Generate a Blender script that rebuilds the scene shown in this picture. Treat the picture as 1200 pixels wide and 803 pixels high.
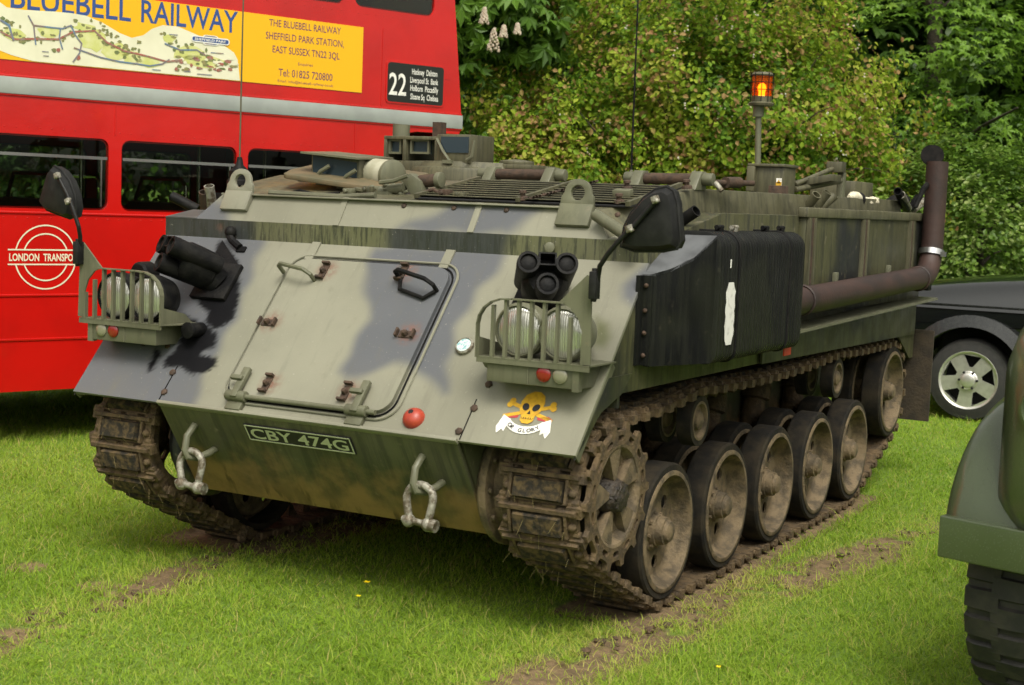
import bpy, bmesh, math, random
import numpy as np
from mathutils import Vector, Matrix
random.seed(7); rng = np.random.default_rng(11)
for o in list(bpy.data.objects): bpy.data.objects.remove(o)
scene = bpy.context.scene
COL = scene.collection
PI = math.pi
def R(d): return math.radians(d)

# ---------------------------------------------------------------- camera
CAM = np.array([3.6955, -5.9503, 1.7199]); FPX = 1761.6
def _rot(a, b, c):
    return Matrix.Rotation(c, 3, 'Z') @ Matrix.Rotation(b, 3, 'Y') @ Matrix.Rotation(a, 3, 'X')
CROT = _rot(1.4776, -0.0393, 0.5042)
cd = bpy.data.cameras.new('camera'); cam = bpy.data.objects.new('camera', cd); COL.objects.link(cam)
cam.matrix_world = Matrix.Translation(Vector(CAM)) @ CROT.to_4x4()
cd.sensor_fit = 'HORIZONTAL'; cd.sensor_width = 36; cd.lens = 36 * FPX / 1200
cd.clip_start = .05; cd.clip_end = 3000
cd.dof.use_dof = True; cd.dof.focus_distance = 7.6; cd.dof.aperture_fstop = 4.5
scene.camera = cam
# ---------------------------------------------------------------- light
SUN_EL, SUN_AZ = R(56), R(140)          # azimuth measured clockwise from +Y
world = bpy.data.worlds.new('World'); scene.world = world; world.use_nodes = True
wn = world.node_tree; wn.nodes.clear()
sky = wn.nodes.new('ShaderNodeTexSky'); sky.sky_type = 'NISHITA'; sky.sun_disc = False
sky.sun_elevation = SUN_EL; sky.sun_rotation = SUN_AZ; sky.air_density = 1.0; sky.dust_density = 6.0; sky.ozone_density = 1.0
hs = wn.nodes.new('ShaderNodeHueSaturation'); hs.inputs['Saturation'].default_value = .06
bg = wn.nodes.new('ShaderNodeBackground'); bg.inputs['Strength'].default_value = .13
wo = wn.nodes.new('ShaderNodeOutputWorld')
tint = wn.nodes.new('ShaderNodeMix'); tint.data_type = 'RGBA'; tint.blend_type = 'MULTIPLY'; tint.inputs[0].default_value = 1; tint.inputs[7].default_value = (1, .985, .91, 1)   # thin warm overcast
wn.links.new(sky.outputs[0], hs.inputs['Color']); wn.links.new(hs.outputs[0], tint.inputs[6]); wn.links.new(tint.outputs[2], bg.inputs['Color']); wn.links.new(bg.outputs[0], wo.inputs['Surface'])
sl = bpy.data.lights.new('sun', 'SUN'); sl.energy = 1.3; sl.angle = R(24); sl.color = (1, .94, .83)
so = bpy.data.objects.new('sun', sl); COL.objects.link(so)
sd = Vector((math.sin(SUN_AZ) * math.cos(SUN_EL), math.cos(SUN_AZ) * math.cos(SUN_EL), math.sin(SUN_EL)))
so.rotation_euler = (-sd).to_track_quat('-Z', 'Y').to_euler(); so.location = sd * 30
vs = scene.view_settings; vs.view_transform = 'Standard'; vs.look = 'None'; vs.exposure = 0.7; vs.gamma = 1; vs.use_curve_mapping = False

# ---------------------------------------------------------------- pixel -> point
_M = np.array(CROT)
def ray(u, v): return _M @ np.array([(u - 600) / FPX, -(v - 401.5) / FPX, -1.])
def on(u, v, n, o):
    d = ray(u, v); n = np.array(n, float); return CAM + d * ((np.array(o, float) - CAM) @ n) / (d @ n)
def Xp(u, v, x): return on(u, v, (1, 0, 0), (x, 0, 0))
def Yp(u, v, y): return on(u, v, (0, 1, 0), (0, y, 0))
def Zp(u, v, z=0): return on(u, v, (0, 0, 1), (0, 0, z))
def Dp(u, v, d): return CAM + ray(u, v) * d

# ---------------------------------------------------------------- mesh helpers
ORG = {}
def tag(o, label=None, cat=None, group=None, kind=None):
    if label: o['label'] = label
    if cat: o['category'] = cat
    if group: o['group'] = group
    if kind: o['kind'] = kind
    return o
def empty(name, loc, rz=0, local0=False):
    o = bpy.data.objects.new(name, None); o.location = loc; o.rotation_euler = (0, 0, rz); o.empty_display_size = .2
    COL.objects.link(o); ORG[o.name] = Vector((0, 0, 0)) if local0 else Vector(loc); return o
def link(name, me, parent=None, loc=(0, 0, 0)):
    """loc is given in the thing's own frame"""
    o = bpy.data.objects.new(name, me); COL.objects.link(o)
    loc = Vector(loc); ORG[o.name] = loc
    if parent is not None:
        o.parent = parent; o.location = loc - ORG[parent.name]
    else: o.location = loc
    return o
def unit(v): v = np.array(v, float); return v / np.linalg.norm(v)
def frame_of(ax):
    ax = unit(ax); h = np.array([0, 0, 1.]) if abs(ax[2]) < .9 else np.array([1., 0, 0])
    a = unit(np.cross(h, ax)); b = np.cross(ax, a); return a, b, ax
class MB:
    def __init__(s): s.v = []; s.f = []; s.m = []
    def add(s, vs, fs, mi=0):
        n = len(s.v); s.v.extend([tuple(map(float, p)) for p in vs]); s.f.extend([tuple(i + n for i in f) for f in fs]); s.m.extend([mi] * len(fs)); return s
    def hexa(s, p, mi=0):   # p: bottom 4 ccw, top 4 ccw
        return s.add(p, [(3, 2, 1, 0), (4, 5, 6, 7), (0, 1, 5, 4), (1, 2, 6, 5), (2, 3, 7, 6), (3, 0, 4, 7)], mi)
    def box(s, x0, x1, y0, y1, z0, z1, mi=0):
        return s.hexa([(x0, y0, z0), (x1, y0, z0), (x1, y1, z0), (x0, y1, z0), (x0, y0, z1), (x1, y0, z1), (x1, y1, z1), (x0, y1, z1)], mi)
    def obox(s, c, ax, ay, az, sx, sy, sz, mi=0):
        c = np.array(c, float); ax, ay, az = unit(ax) * sx / 2, unit(ay) * sy / 2, unit(az) * sz / 2
        return s.hexa([c - ax - ay - az, c + ax - ay - az, c + ax + ay - az, c - ax + ay - az, c - ax - ay + az, c + ax - ay + az, c + ax + ay + az, c - ax + ay + az], mi)
    def prism(s, poly, ext, mi=0):
        poly = [np.array(p, float) for p in poly]; e = np.array(ext, float); n = len(poly)
        return s.add(poly + [p + e for p in poly], [tuple(range(n - 1, -1, -1)), tuple(range(n, 2 * n))] + [(i, (i + 1) % n, n + (i + 1) % n, n + i) for i in range(n)], mi)
    def lathe(s, o, ax, prof, n=24, mi=0, a0=0, a1=2 * PI, caps=True):
        """prof: list of (radius, height along ax)"""
        a, b, ax = frame_of(ax); o = np.array(o, float); full = abs(a1 - a0 - 2 * PI) < 1e-6; m = n if full else n + 1
        vs = []
        for r, h in prof:
            for k in range(m):
                t = a0 + (a1 - a0) * k / n; vs.append(o + ax * h + (a * math.cos(t) + b * math.sin(t)) * r)
        fs = []
        for j in range(len(prof) - 1):
            for k in range(n):
                k2 = (k + 1) % m; fs.append((j * m + k, j * m + k2, (j + 1) * m + k2, (j + 1) * m + k))
        if full and caps:
            if prof[0][0] > 1e-5: fs.append(tuple(range(m - 1, -1, -1)))
            if prof[-1][0] > 1e-5: q = (len(prof) - 1) * m; fs.append(tuple(range(q, q + m)))
        return s.add(vs, fs, mi)
    def ring(s, o, ax, prof, n=24, mi=0):   # closed profile, no caps
        a, b, ax = frame_of(ax); o = np.array(o, float); vs = []; P = len(prof)
        for r, h in prof:
            for k in range(n):
                t = 2 * PI * k / n; vs.append(o + ax * h + (a * math.cos(t) + b * math.sin(t)) * r)
        fs = [(j * n + k, j * n + (k + 1) % n, ((j + 1) % P) * n + (k + 1) % n, ((j + 1) % P) * n + k) for j in range(P) for k in range(n)]
        return s.add(vs, fs, mi)
    def cyl(s, p0, p1, r0, r1=None, n=14, mi=0):
        p0 = np.array(p0, float); p1 = np.array(p1, float); L = np.linalg.norm(p1 - p0)
        return s.lathe(p0, p1 - p0, [(r0, 0), (r0 if r1 is None else r1, L)], n, mi)
    def tube(s, path, r, n=8, mi=0, closed=False):
        P = [np.array(p, float) for p in path]; N = len(P); vs = []; fs = []
        rr = r if hasattr(r, '__len__') else [r] * N; pa = None
        for i in range(N):
            if closed: t = unit(P[(i + 1) % N] - P[i - 1])
            else: t = unit(P[min(i + 1, N - 1)] - P[max(i - 1, 0)])
            if pa is None: a, b, _ = frame_of(t)
            else:
                a = unit(pa - t * (pa @ t)); b = np.cross(t, a)
            pa = a
            for k in range(n):
                q = 2 * PI * k / n; vs.append(P[i] + (a * math.cos(q) + b * math.sin(q)) * rr[i])
        for i in range(N if closed else N - 1):
            i2 = (i + 1) % N
            for k in range(n): fs.append((i * n + k, i * n + (k + 1) % n, i2 * n + (k + 1) % n, i2 * n + k))
        if not closed: fs += [tuple(range(n - 1, -1, -1)), tuple(range((N - 1) * n, N * n))]
        return s.add(vs, fs, mi)
    def ball(s, c, r, n=12, m=8, mi=0, sc=(1, 1, 1)):
        vs = []; fs = []
        for j in range(m + 1):
            t = PI * j / m
            for k in range(n):
                q = 2 * PI * k / n; vs.append((c[0] + r * sc[0] * math.sin(t) * math.cos(q), c[1] + r * sc[1] * math.sin(t) * math.sin(q), c[2] + r * sc[2] * math.cos(t)))
        for j in range(m):
            for k in range(n): fs.append((j * n + k, (j + 1) * n + k, (j + 1) * n + (k + 1) % n, j * n + (k + 1) % n))
        return s.add(vs, fs, mi)
    def mesh(s, name, mats, center=(0, 0, 0), bevel=0, sharp=38, segs=2):
        me = bpy.data.meshes.new(name); c = Vector(center)
        me.from_pydata([tuple(Vector(p) - c) for p in s.v], [], s.f)
        for m in (mats if isinstance(mats, (list, tuple)) else [mats]): me.materials.append(m)
        me.polygons.foreach_set('material_index', s.m)
        bm = bmesh.new(); bm.from_mesh(me)
        bmesh.ops.remove_doubles(bm, verts=bm.verts, dist=1e-5)
        bmesh.ops.recalc_face_normals(bm, faces=bm.faces)
        if bevel:
            es = [e for e in bm.edges if len(e.link_faces) == 2 and e.calc_face_angle(0) > R(30)]
            bmesh.ops.bevel(bm, geom=es, offset=bevel, segments=segs, affect='EDGES', profile=.5, clamp_overlap=True)
        bm.to_mesh(me); bm.free()
        me.polygons.foreach_set('use_smooth', [True] * len(me.polygons))
        me.set_sharp_from_angle(angle=R(sharp)); me.update(); return me
    def build(s, name, mats, parent=None, bevel=0, sharp=38, segs=2, base=False):
        a = np.array(s.v); c = (a.min(0) + a.max(0)) / 2
        if base: c[2] = a[:, 2].min()
        return link(name, s.mesh(name, mats, c, bevel, sharp, segs), parent, c)
def curve_mesh(outer, holes, depth):
    """flat plate with holes; outline in local x/y, extruded +-depth/2 in z"""
    cu = bpy.data.curves.new('c', 'CURVE'); cu.dimensions = '2D'; cu.fill_mode = 'BOTH'; cu.extrude = depth / 2
    for loop in [outer] + list(holes):
        sp = cu.splines.new('POLY'); sp.points.add(len(loop) - 1)
        for p, q in zip(sp.points, loop): p.co = (q[0], q[1], 0, 1)
        sp.use_cyclic_u = True
    ob = bpy.data.objects.new('c', cu); me = bpy.data.meshes.new_from_object(ob)
    v = [tuple(x.co) for x in me.vertices]; f = [tuple(p.vertices) for p in me.polygons]
    bpy.data.objects.remove(ob); bpy.data.curves.remove(cu); bpy.data.meshes.remove(me)
    return v, f
def place(v, o, ax, ay, az=None):
    ax = np.array(ax, float); ay = np.array(ay, float); az = np.cross(ax, ay) if az is None else np.array(az, float); o = np.array(o, float)
    return [o + ax * p[0] + ay * p[1] + az * p[2] for p in v]
def plate(mb, outer, holes, depth, o, ax, ay, mi=0):
    v, f = curve_mesh(outer, holes, depth); return mb.add(place(v, o, ax, ay), f, mi)
def circ(x, y, r, n=20, ry=None, a0=0): return [(x + r * math.cos(a0 + 2 * PI * k / n), y + (ry or r) * math.sin(a0 + 2 * PI * k / n)) for k in range(n)]
def rrect(x0, x1, y0, y1, r, n=5):
    out = []
    for cx, cy, a in ((x1 - r, y1 - r, 0), (x0 + r, y1 - r, 90), (x0 + r, y0 + r, 180), (x1 - r, y0 + r, 270)):
        for k in range(n + 1): t = R(a + 90 * k / n); out.append((cx + r * math.cos(t), cy + r * math.sin(t)))
    return out
def text_mb(mb, txt, o, ax, ay, width=None, height=None, align='LEFT', bold=0, extrude=.0008, mi=0, sx=1.):
    """text in the plane o, ax, ay; cap height `height`; scaled to `width` if given"""
    cu = bpy.data.curves.new('t', 'FONT'); cu.body = txt; cu.size = 1; cu.offset = bold; cu.extrude = 0; cu.resolution_u = 3
    ob = bpy.data.objects.new('t', cu); me = bpy.data.meshes.new_from_object(ob)
    v = np.array([tuple(x.co) for x in me.vertices]); f = [tuple(p.vertices) for p in me.polygons]
    bpy.data.objects.remove(ob); bpy.data.curves.remove(cu); bpy.data.meshes.remove(me)
    if not len(v): return mb
    v[:, 0] -= v[:, 0].min(); cap = .73
    k = height / cap; kx = (width / v[:, 0].max()) if width else k * sx
    v = v * np.array([kx, k, 1]); w = v[:, 0].max()
    v[:, 0] -= {'LEFT': 0, 'CENTER': w / 2, 'RIGHT': w}[align]
    v[:, 2] = extrude
    return mb.add(place(v, o, ax, ay), f, mi)
def copy_tree(o, parent=None, loc=None, rz=None, keep=True):
    c = o.copy(); COL.objects.link(c); c.parent = parent
    if loc is not None: c.location = loc
    if rz is not None: c.rotation_euler = (o.rotation_euler[0], o.rotation_euler[1], rz)
    ORG[c.name] = Vector(c.location)
    for ch in o.children: copy_tree(ch, c)
    return c

# ---------------------------------------------------------------- materials
def nodes(name):
    m = bpy.data.materials.new(name); m.use_nodes = True; nt = m.node_tree
    b = nt.nodes['Principled BSDF']; return m, nt, b
def nd(nt, t, **kw):
    n = nt.nodes.new(t)
    for k, v in kw.items():
        if k.startswith('i_'): n.inputs[k[2:]].default_value = v
        elif k.startswith('n_'): n.inputs[int(k[2:])].default_value = v
        else: setattr(n, k, v)
    return n
def col(c): return (c[0], c[1], c[2], 1)
def noise(nt, scale, detail=4, stretch=None, rough=.55, vec=None):
    g = vec or nd(nt, 'ShaderNodeNewGeometry').outputs['Position']
    if stretch:
        mp = nd(nt, 'ShaderNodeMapping'); mp.inputs['Scale'].default_value = stretch; nt.links.new(g, mp.inputs['Vector']); g = mp.outputs[0]
    n = nd(nt, 'ShaderNodeTexNoise', i_Scale=scale, i_Detail=detail, i_Roughness=rough); nt.links.new(g, n.inputs['Vector']); return n.outputs['Fac']
def ramp(nt, src, p0, p1, v0=0., v1=1.):
    r = nd(nt, 'ShaderNodeMapRange', interpolation_type='SMOOTHSTEP'); nt.links.new(src, r.inputs[0])
    for i, v in zip((1, 2, 3, 4), (p0, p1, v0, v1)): r.inputs[i].default_value = v
    return r.outputs[0]
def mixc(nt, fac, a, b):
    m = nd(nt, 'ShaderNodeMix', data_type='RGBA')
    if isinstance(fac, (int, float)): m.inputs[0].default_value = fac
    else: nt.links.new(fac, m.inputs[0])
    for i, c in ((6, a), (7, b)):
        if isinstance(c, tuple): m.inputs[i].default_value = col(c)
        else: nt.links.new(c, m.inputs[i])
    return m.outputs[2]
def math_n(nt, op, a, b):
    m = nd(nt, 'ShaderNodeMath', operation=op, use_clamp=(op in ('MULTIPLY', 'ADD', 'SUBTRACT')))
    for i, x in ((0, a), (1, b)):
        if isinstance(x, (int, float)): m.inputs[i].default_value = x
        else: nt.links.new(x, m.inputs[i])
    return m.outputs[0]
def zpos(nt, ax='Z'):
    g = nd(nt, 'ShaderNodeNewGeometry'); s = nd(nt, 'ShaderNodeSeparateXYZ'); nt.links.new(g.outputs['Position'], s.inputs[0]); return s.outputs[ax]
def attr(nt, name): return nd(nt, 'ShaderNodeAttribute', attribute_name=name).outputs['Fac']
def bump(nt, b, src, strength=.3, dist=.01):
    n = nd(nt, 'ShaderNodeBump', i_Strength=strength, i_Distance=dist); nt.links.new(src, n.inputs['Height']); nt.links.new(n.outputs[0], b.inputs['Normal'])
def M(name, c, c2=None, scale=6., rough=.6, metal=0., bmp=0., bscale=60., stretch=None, lo=.35, hi=.7, spec=.5, coat=0., emit=None, bdist=.01):
    m, nt, b = nodes(name)
    b.inputs['Roughness'].default_value = rough; b.inputs['Metallic'].default_value = metal; b.inputs['Specular IOR Level'].default_value = spec
    b.inputs['Coat Weight'].default_value = coat; b.inputs['Coat Roughness'].default_value = .06
    if c2: nt.links.new(mixc(nt, ramp(nt, noise(nt, scale, 6, stretch), lo, hi), c, c2), b.inputs['Base Color'])
    else: b.inputs['Base Color'].default_value = col(c)
    if bmp: bump(nt, b, noise(nt, bscale, 5), bmp, bdist)
    if emit: b.inputs['Emission Color'].default_value = col(emit[:3]); b.inputs['Emission Strength'].default_value = emit[3]
    m.diffuse_color = col(c); return m
def thin_glass(name, tint=(.55, .60, .56), f0=1.45, rough=.02):
    m = bpy.data.materials.new(name); m.use_nodes = True; nt = m.node_tree; nt.nodes.clear()
    tr = nd(nt, 'ShaderNodeBsdfTransparent'); tr.inputs[0].default_value = col(tint); gs = nd(nt, 'ShaderNodeBsdfGlossy', i_Roughness=rough)
    fr = nd(nt, 'ShaderNodeFresnel', i_IOR=f0); mx = nd(nt, 'ShaderNodeMixShader'); ou = nd(nt, 'ShaderNodeOutputMaterial')
    nt.links.new(fr.outputs[0], mx.inputs[0]); nt.links.new(tr.outputs[0], mx.inputs[1]); nt.links.new(gs.outputs[0], mx.inputs[2]); nt.links.new(mx.outputs[0], ou.inputs[0]); return m
# ================================================================ carrier materials
def armour_mat(name, base=(.226, .220, .164), patch=(.094, .098, .107), streak=0.):
    m, nt, b = nodes(name)
    n1 = noise(nt, 2.3, 5); c = mixc(nt, ramp(nt, n1, .3, .75), base, tuple(x * .80 for x in base))
    c = mixc(nt, attr(nt, 'camo'), c, patch)
    c = mixc(nt, attr(nt, 'olive'), c, (.10, .105, .05))
    ru = math_n(nt, 'MULTIPLY', attr(nt, 'rust'), ramp(nt, noise(nt, 45, 4), .3, .6))
    c = mixc(nt, ru, c, (.17, .075, .05))
    # faint long rain runs and soft grime
    c = mixc(nt, ramp(nt, noise(nt, 22, 6, (1, .12, .12), .7), .52, .72, 0, .34), c, (.11, .105, .078))
    c = mixc(nt, ramp(nt, noise(nt, 1.1, 4), .45, .75, 0, .3), c, (.135, .128, .085))
    # wear: fine scuffs and grime, rain runs
    c = mixc(nt, ramp(nt, noise(nt, 14, 8, (1, 1, .35), .7), .56, .8, 0, .45), c, (.13, .115, .08))
    c = mixc(nt, ramp(nt, noise(nt, 90, 4), .66, .74, 0, .5), c, (.36, .35, .29))
    if streak:
        st = ramp(nt, noise(nt, 60, 7, (1, 1, .09), .75), .46, .60, 0, streak)
        c = mixc(nt, st, c, (.022, .024, .018))
    c = mixc(nt, attr(nt, 'blk'), c, (.007, .007, .008))
    nt.links.new(c, b.inputs['Base Color'])
    nt.links.new(ramp(nt, noise(nt, 9, 5), .3, .7, .30, .50), b.inputs['Roughness'])
    nt.links.new(ramp(nt, attr(nt, 'blk'), 0, 1, .5, .12), b.inputs['Specular IOR Level'])
    bump(nt, b, noise(nt, 130, 4), .10, .004)
    m.diffuse_color = col(base); return m
def olive_mat(name, base=(.088, .092, .046), patch=(.016, .018, .02), amt=1., streak=.6, mudz=None, seed=0., sdir=(1, 1, .06), chips=.7, spec=.4):
    m, nt, b = nodes(name)
    g = nd(nt, 'ShaderNodeNewGeometry').outputs['Position']
    ad = nd(nt, 'ShaderNodeVectorMath', operation='ADD'); nt.links.new(g, ad.inputs[0]); ad.inputs[1].default_value = (seed, seed * 1.7, 0)
    c = mixc(nt, ramp(nt, noise(nt, 3, 5), .3, .7), base, tuple(x * .68 for x in base))
    c = mixc(nt, ramp(nt, noise(nt, 1.25, 2, vec=ad.outputs[0]), .54, .60, 0, amt), c, patch)
    st = ramp(nt, noise(nt, 34, 6, sdir, .7), .45, .60, 0, streak)
    c = mixc(nt, st, c, (.02, .021, .015))
    c = mixc(nt, ramp(nt, noise(nt, 22, 6), .6, .78, 0, chips), c, (.16, .14, .09))
    if mudz:
        z = zpos(nt); h = math_n(nt, 'ADD', ramp(nt, noise(nt, 7, 5), .3, .7, 0, .16), 0.0)
        zz = nd(nt, 'ShaderNodeMath', operation='ADD'); nt.links.new(z, zz.inputs[0]); nt.links.new(h, zz.inputs[1])
        c = mixc(nt, ramp(nt, zz.outputs[0], mudz[0], mudz[1], .85, 0), c, (.30, .175, .078))
        c = mixc(nt, math_n(nt, 'MULTIPLY', ramp(nt, noise(nt, 12, 6, (1, .25, .25)), .52, .60), ramp(nt, zz.outputs[0], .44, .60, .9, 0)), c, (.060, .036, .018))
    nt.links.new(c, b.inputs['Base Color'])
    nt.links.new(ramp(nt, noise(nt, 7, 5), .3, .7, .38, .62), b.inputs['Roughness'])
    bump(nt, b, noise(nt, 90, 4), .12, .005); b.inputs['Specular IOR Level'].default_value = spec; m.diffuse_color = col(base); return m
ARM = armour_mat('armour_camouflage'); ARMB = armour_mat('armour_streaked', (.125, .125, .066), (.035, .038, .038), .8)
OLV = olive_mat('olive_side', (.074, .073, .033), (.012, .013, .014), streak=.7); OLN = olive_mat('olive_nose', (.078, .080, .040), amt=.0, streak=.5, mudz=(.44, .72), sdir=(1, .05, .05))
OLT = olive_mat('olive_fittings', (.135, .135, .085), amt=0, streak=.15); OLD = olive_mat('olive_deck', (.115, .108, .062), amt=.25, streak=.45, seed=3)
BLKS = olive_mat('black_box_paint', (.0075, .008, .008), (.014, .0155, .010), .7, .45, seed=5, chips=.12, spec=.18)
BLK = M('black_paint', (.005, .005, .0055), (.014, .013, .012), 18, .55, bmp=.25, spec=.12)
BLKM = M('black_plastic', (.009, .009, .009), (.016, .016, .015), 25, .5, spec=.22)
MUDM = M('muddy_steel', (.118, .078, .036), (.050, .034, .018), 22, .8, bmp=.7, bscale=70, bdist=.012)
WHLM = M('muddy_wheel_metal', (.165, .120, .066), (.066, .050, .029), 15, .8, bmp=.6, lo=.38, hi=.66, bscale=80)
RUBM = M('dusty_rubber', (.011, .010, .0085), (.034, .027, .017), 11, .9, spec=.25, bmp=.3, bscale=50)
PADM = M('muddy_rubber_pad', (.026, .023, .018), (.105, .074, .036), 30, .9, bmp=.6, bscale=60, lo=.38, hi=.66, spec=.2)
RUST = M('rusty_iron', (.064, .036, .021), (.030, .019, .012), 30, .8, bmp=.4)
PIPE = M('rusted_exhaust', (.040, .019, .014), (.020, .011, .009), 9, .62, bmp=.2, stretch=(1, .4, 1))
GALV = M('galvanised_steel', (.30, .285, .235), (.11, .088, .058), 34, .55, .45, bmp=.5, lo=.42, hi=.62)
STEEL = M('bare_steel', (.55, .55, .55), None, rough=.3, metal=1)
WHT = M('white_paint', (.75, .74, .68), (.5, .49, .44), 30, .5, lo=.5, hi=.75)
ALPAD = M('cream_cloth', (.62, .58, .44), (.45, .40, .28), 14, .9, bmp=.5, bscale=40)
REDL = M('red_lens', (.20, .010, .008), None, rough=.12, coat=.6)
REDP = M('red_reflector', (.6, .04, .02), None, rough=.3)
DOME = M('faded_red_dome', (.36, .045, .02), (.25, .03, .02), 25, .4)
CLRL = M('clear_lens', (.20, .19, .13), None, rough=.1, coat=.6)
GLASSD = M('periscope_glass', (.03, .045, .055), None, rough=.06, spec=.8)
HOLE = M('dark_interior', (.008, .008, .008), None, rough=.9)
YEL = M('yellow_paint', (.62, .36, .02), (.50, .27, .02), 60, .5)
INK = M('ink_black', (.012, .012, .012), None, rough=.6)
REDB = M('ribbon_red', (.40, .04, .05), None, rough=.6)
PLTXT = M('plate_letters', (.42, .45, .30), None, rough=.5)
AMBER, nt, b = nodes('amber_lens')
b.inputs['Base Color'].default_value = (1., .33, .03, 1); b.inputs['Roughness'].default_value = .12; b.inputs['Transmission Weight'].default_value = .9; b.inputs['IOR'].default_value = 1.2
BULB = M('beacon_lamp', (1, .5, .1), emit=(1, .42, .07, 4.))
REFL, nt, b = nodes('headlamp_reflector'); b.inputs['Base Color'].default_value = (.74, .73, .64, 1); b.inputs['Metallic'].default_value = .12; b.inputs['Roughness'].default_value = .2
w = nd(nt, 'ShaderNodeTexWave', wave_type='BANDS', bands_direction='X', i_Scale=40.); g = nd(nt, 'ShaderNodeNewGeometry'); nt.links.new(g.outputs['Position'], w.inputs['Vector']); bump(nt, b, w.outputs['Fac'], .8, .006)
LGLS = thin_glass('lamp_glass', (.90, .90, .84), 1.5, .03)
LAMP, nt, b = nodes('headlamp_lens')
b.inputs['Base Color'].default_value = (.80, .79, .72, 1); b.inputs['Metallic'].default_value = .65; b.inputs['Roughness'].default_value = .16; b.inputs['Coat Weight'].default_value = 1.; b.inputs['Coat Roughness'].default_value = .02
w = nd(nt, 'ShaderNodeTexWave', wave_type='BANDS', bands_direction='X', i_Scale=32.); g = nd(nt, 'ShaderNodeNewGeometry')
nt.links.new(g.outputs['Position'], w.inputs['Vector']); bump(nt, b, w.outputs['Fac'], .35, .004)
w2 = noise(nt, 30, 3, (1, 1, .25)); nt.links.new(mixc(nt, math_n(nt, 'MULTIPLY', ramp(nt, w.outputs['Fac'], .2, .8), ramp(nt, w2, .3, .7, .3, 1)), (.74, .73, .66), (.52, .51, .45)), b.inputs['Base Color'])
# ================================================================ the armoured carrier
GO = np.array([0, -.9882, .7918]); GV = unit((0, .5973, .7099)); GN = np.array([0, -GV[2], GV[1]]); GL = .9277
EX = np.array([1., 0, 0])
def gl(x, s, h=0): return GO + EX * x + GV * s + GN * h
def Gp(u, v, h=0):
    P = on(u, v, GN, GO + GN * h); return P[0], float((P - GO) @ GV)
HW = 1.268
apc = empty('armoured_carrier', (0, 1.5, 0))
tag(apc, 'camouflaged tracked armoured personnel carrier parked on the grass beside the red bus', 'armoured vehicle')
# ---- camouflage fields on plates: polygons in (x, s) with a soft sprayed edge
def inpoly(P, poly):
    x, y = P[:, 0], P[:, 1]; r = np.zeros(len(P), bool); n = len(poly); d = np.full(len(P), 9.)
    for i in range(n):
        (x1, y1), (x2, y2) = poly[i], poly[(i + 1) % n]
        c = ((y1 > y) != (y2 > y)); xx = (x2 - x1) * (y - y1) / ((y2 - y1) if y2 != y1 else 1e-9) + x1; r ^= c & (x < xx)
        e = np.array([x2 - x1, y2 - y1]); L = e @ e + 1e-12; t = np.clip(((x - x1) * e[0] + (y - y1) * e[1]) / L, 0, 1)
        d = np.minimum(d, np.hypot(x - x1 - t * e[0], y - y1 - t * e[1]))
    return np.where(r, d, -d)
def soft(P, polys, w):
    f = np.zeros(len(P))
    for q in polys:
        s = inpoly(P, q); f = np.maximum(f, np.clip(s / w * .5 + .5, 0, 1))
    return f * f * (3 - 2 * f)
def px_poly(pts): return [Gp(u, v) for u, v in pts]
GREY = [px_poly(q) for q in (
    [(442, 288), (432, 308), (430, 325), (432, 345), (435, 362), (432, 380), (425, 395), (412, 415), (404, 432), (402, 442), (410, 448), (422, 445), (440, 438), (460, 432), (485, 430), (497, 440), (508, 455), (516, 462), (523, 459), (527, 447), (525, 430), (529, 405), (535, 385), (548, 362), (560, 343), (572, 330), (603, 290)],
    [(315, 268), (303, 300), (288, 340), (274, 378), (262, 398), (247, 425), (234, 450), (226, 485), (60, 465), (170, 262)],
    [(775, 300), (745, 318), (734, 333), (730, 350), (738, 362), (770, 330)])]
BLACK = [px_poly(q) for q in (
    [(258, 280), (280, 308), (281, 350), (274, 374), (262, 382), (250, 386), (243, 380), (240, 376), (244, 366), (232, 357), (236, 330), (252, 296)],
    [(214, 368), (236, 378), (255, 391), (252, 407), (238, 411), (236, 416), (255, 420), (252, 431), (238, 438), (222, 438), (212, 431), (196, 431), (190, 424), (204, 412), (212, 396)], [(182, 408), (190, 412), (184, 424), (178, 434), (172, 436), (176, 424)])]
OLIV = [px_poly([(698, 372), (712, 380), (716, 396), (708, 408), (694, 405)])]
BOLTS = [(-.236, .751, 0), (.169, .772, 0), (-.387, .452, 1), (.327, .456, 1), (-.228, .14, 0), (.175, .143, 0)]
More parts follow.
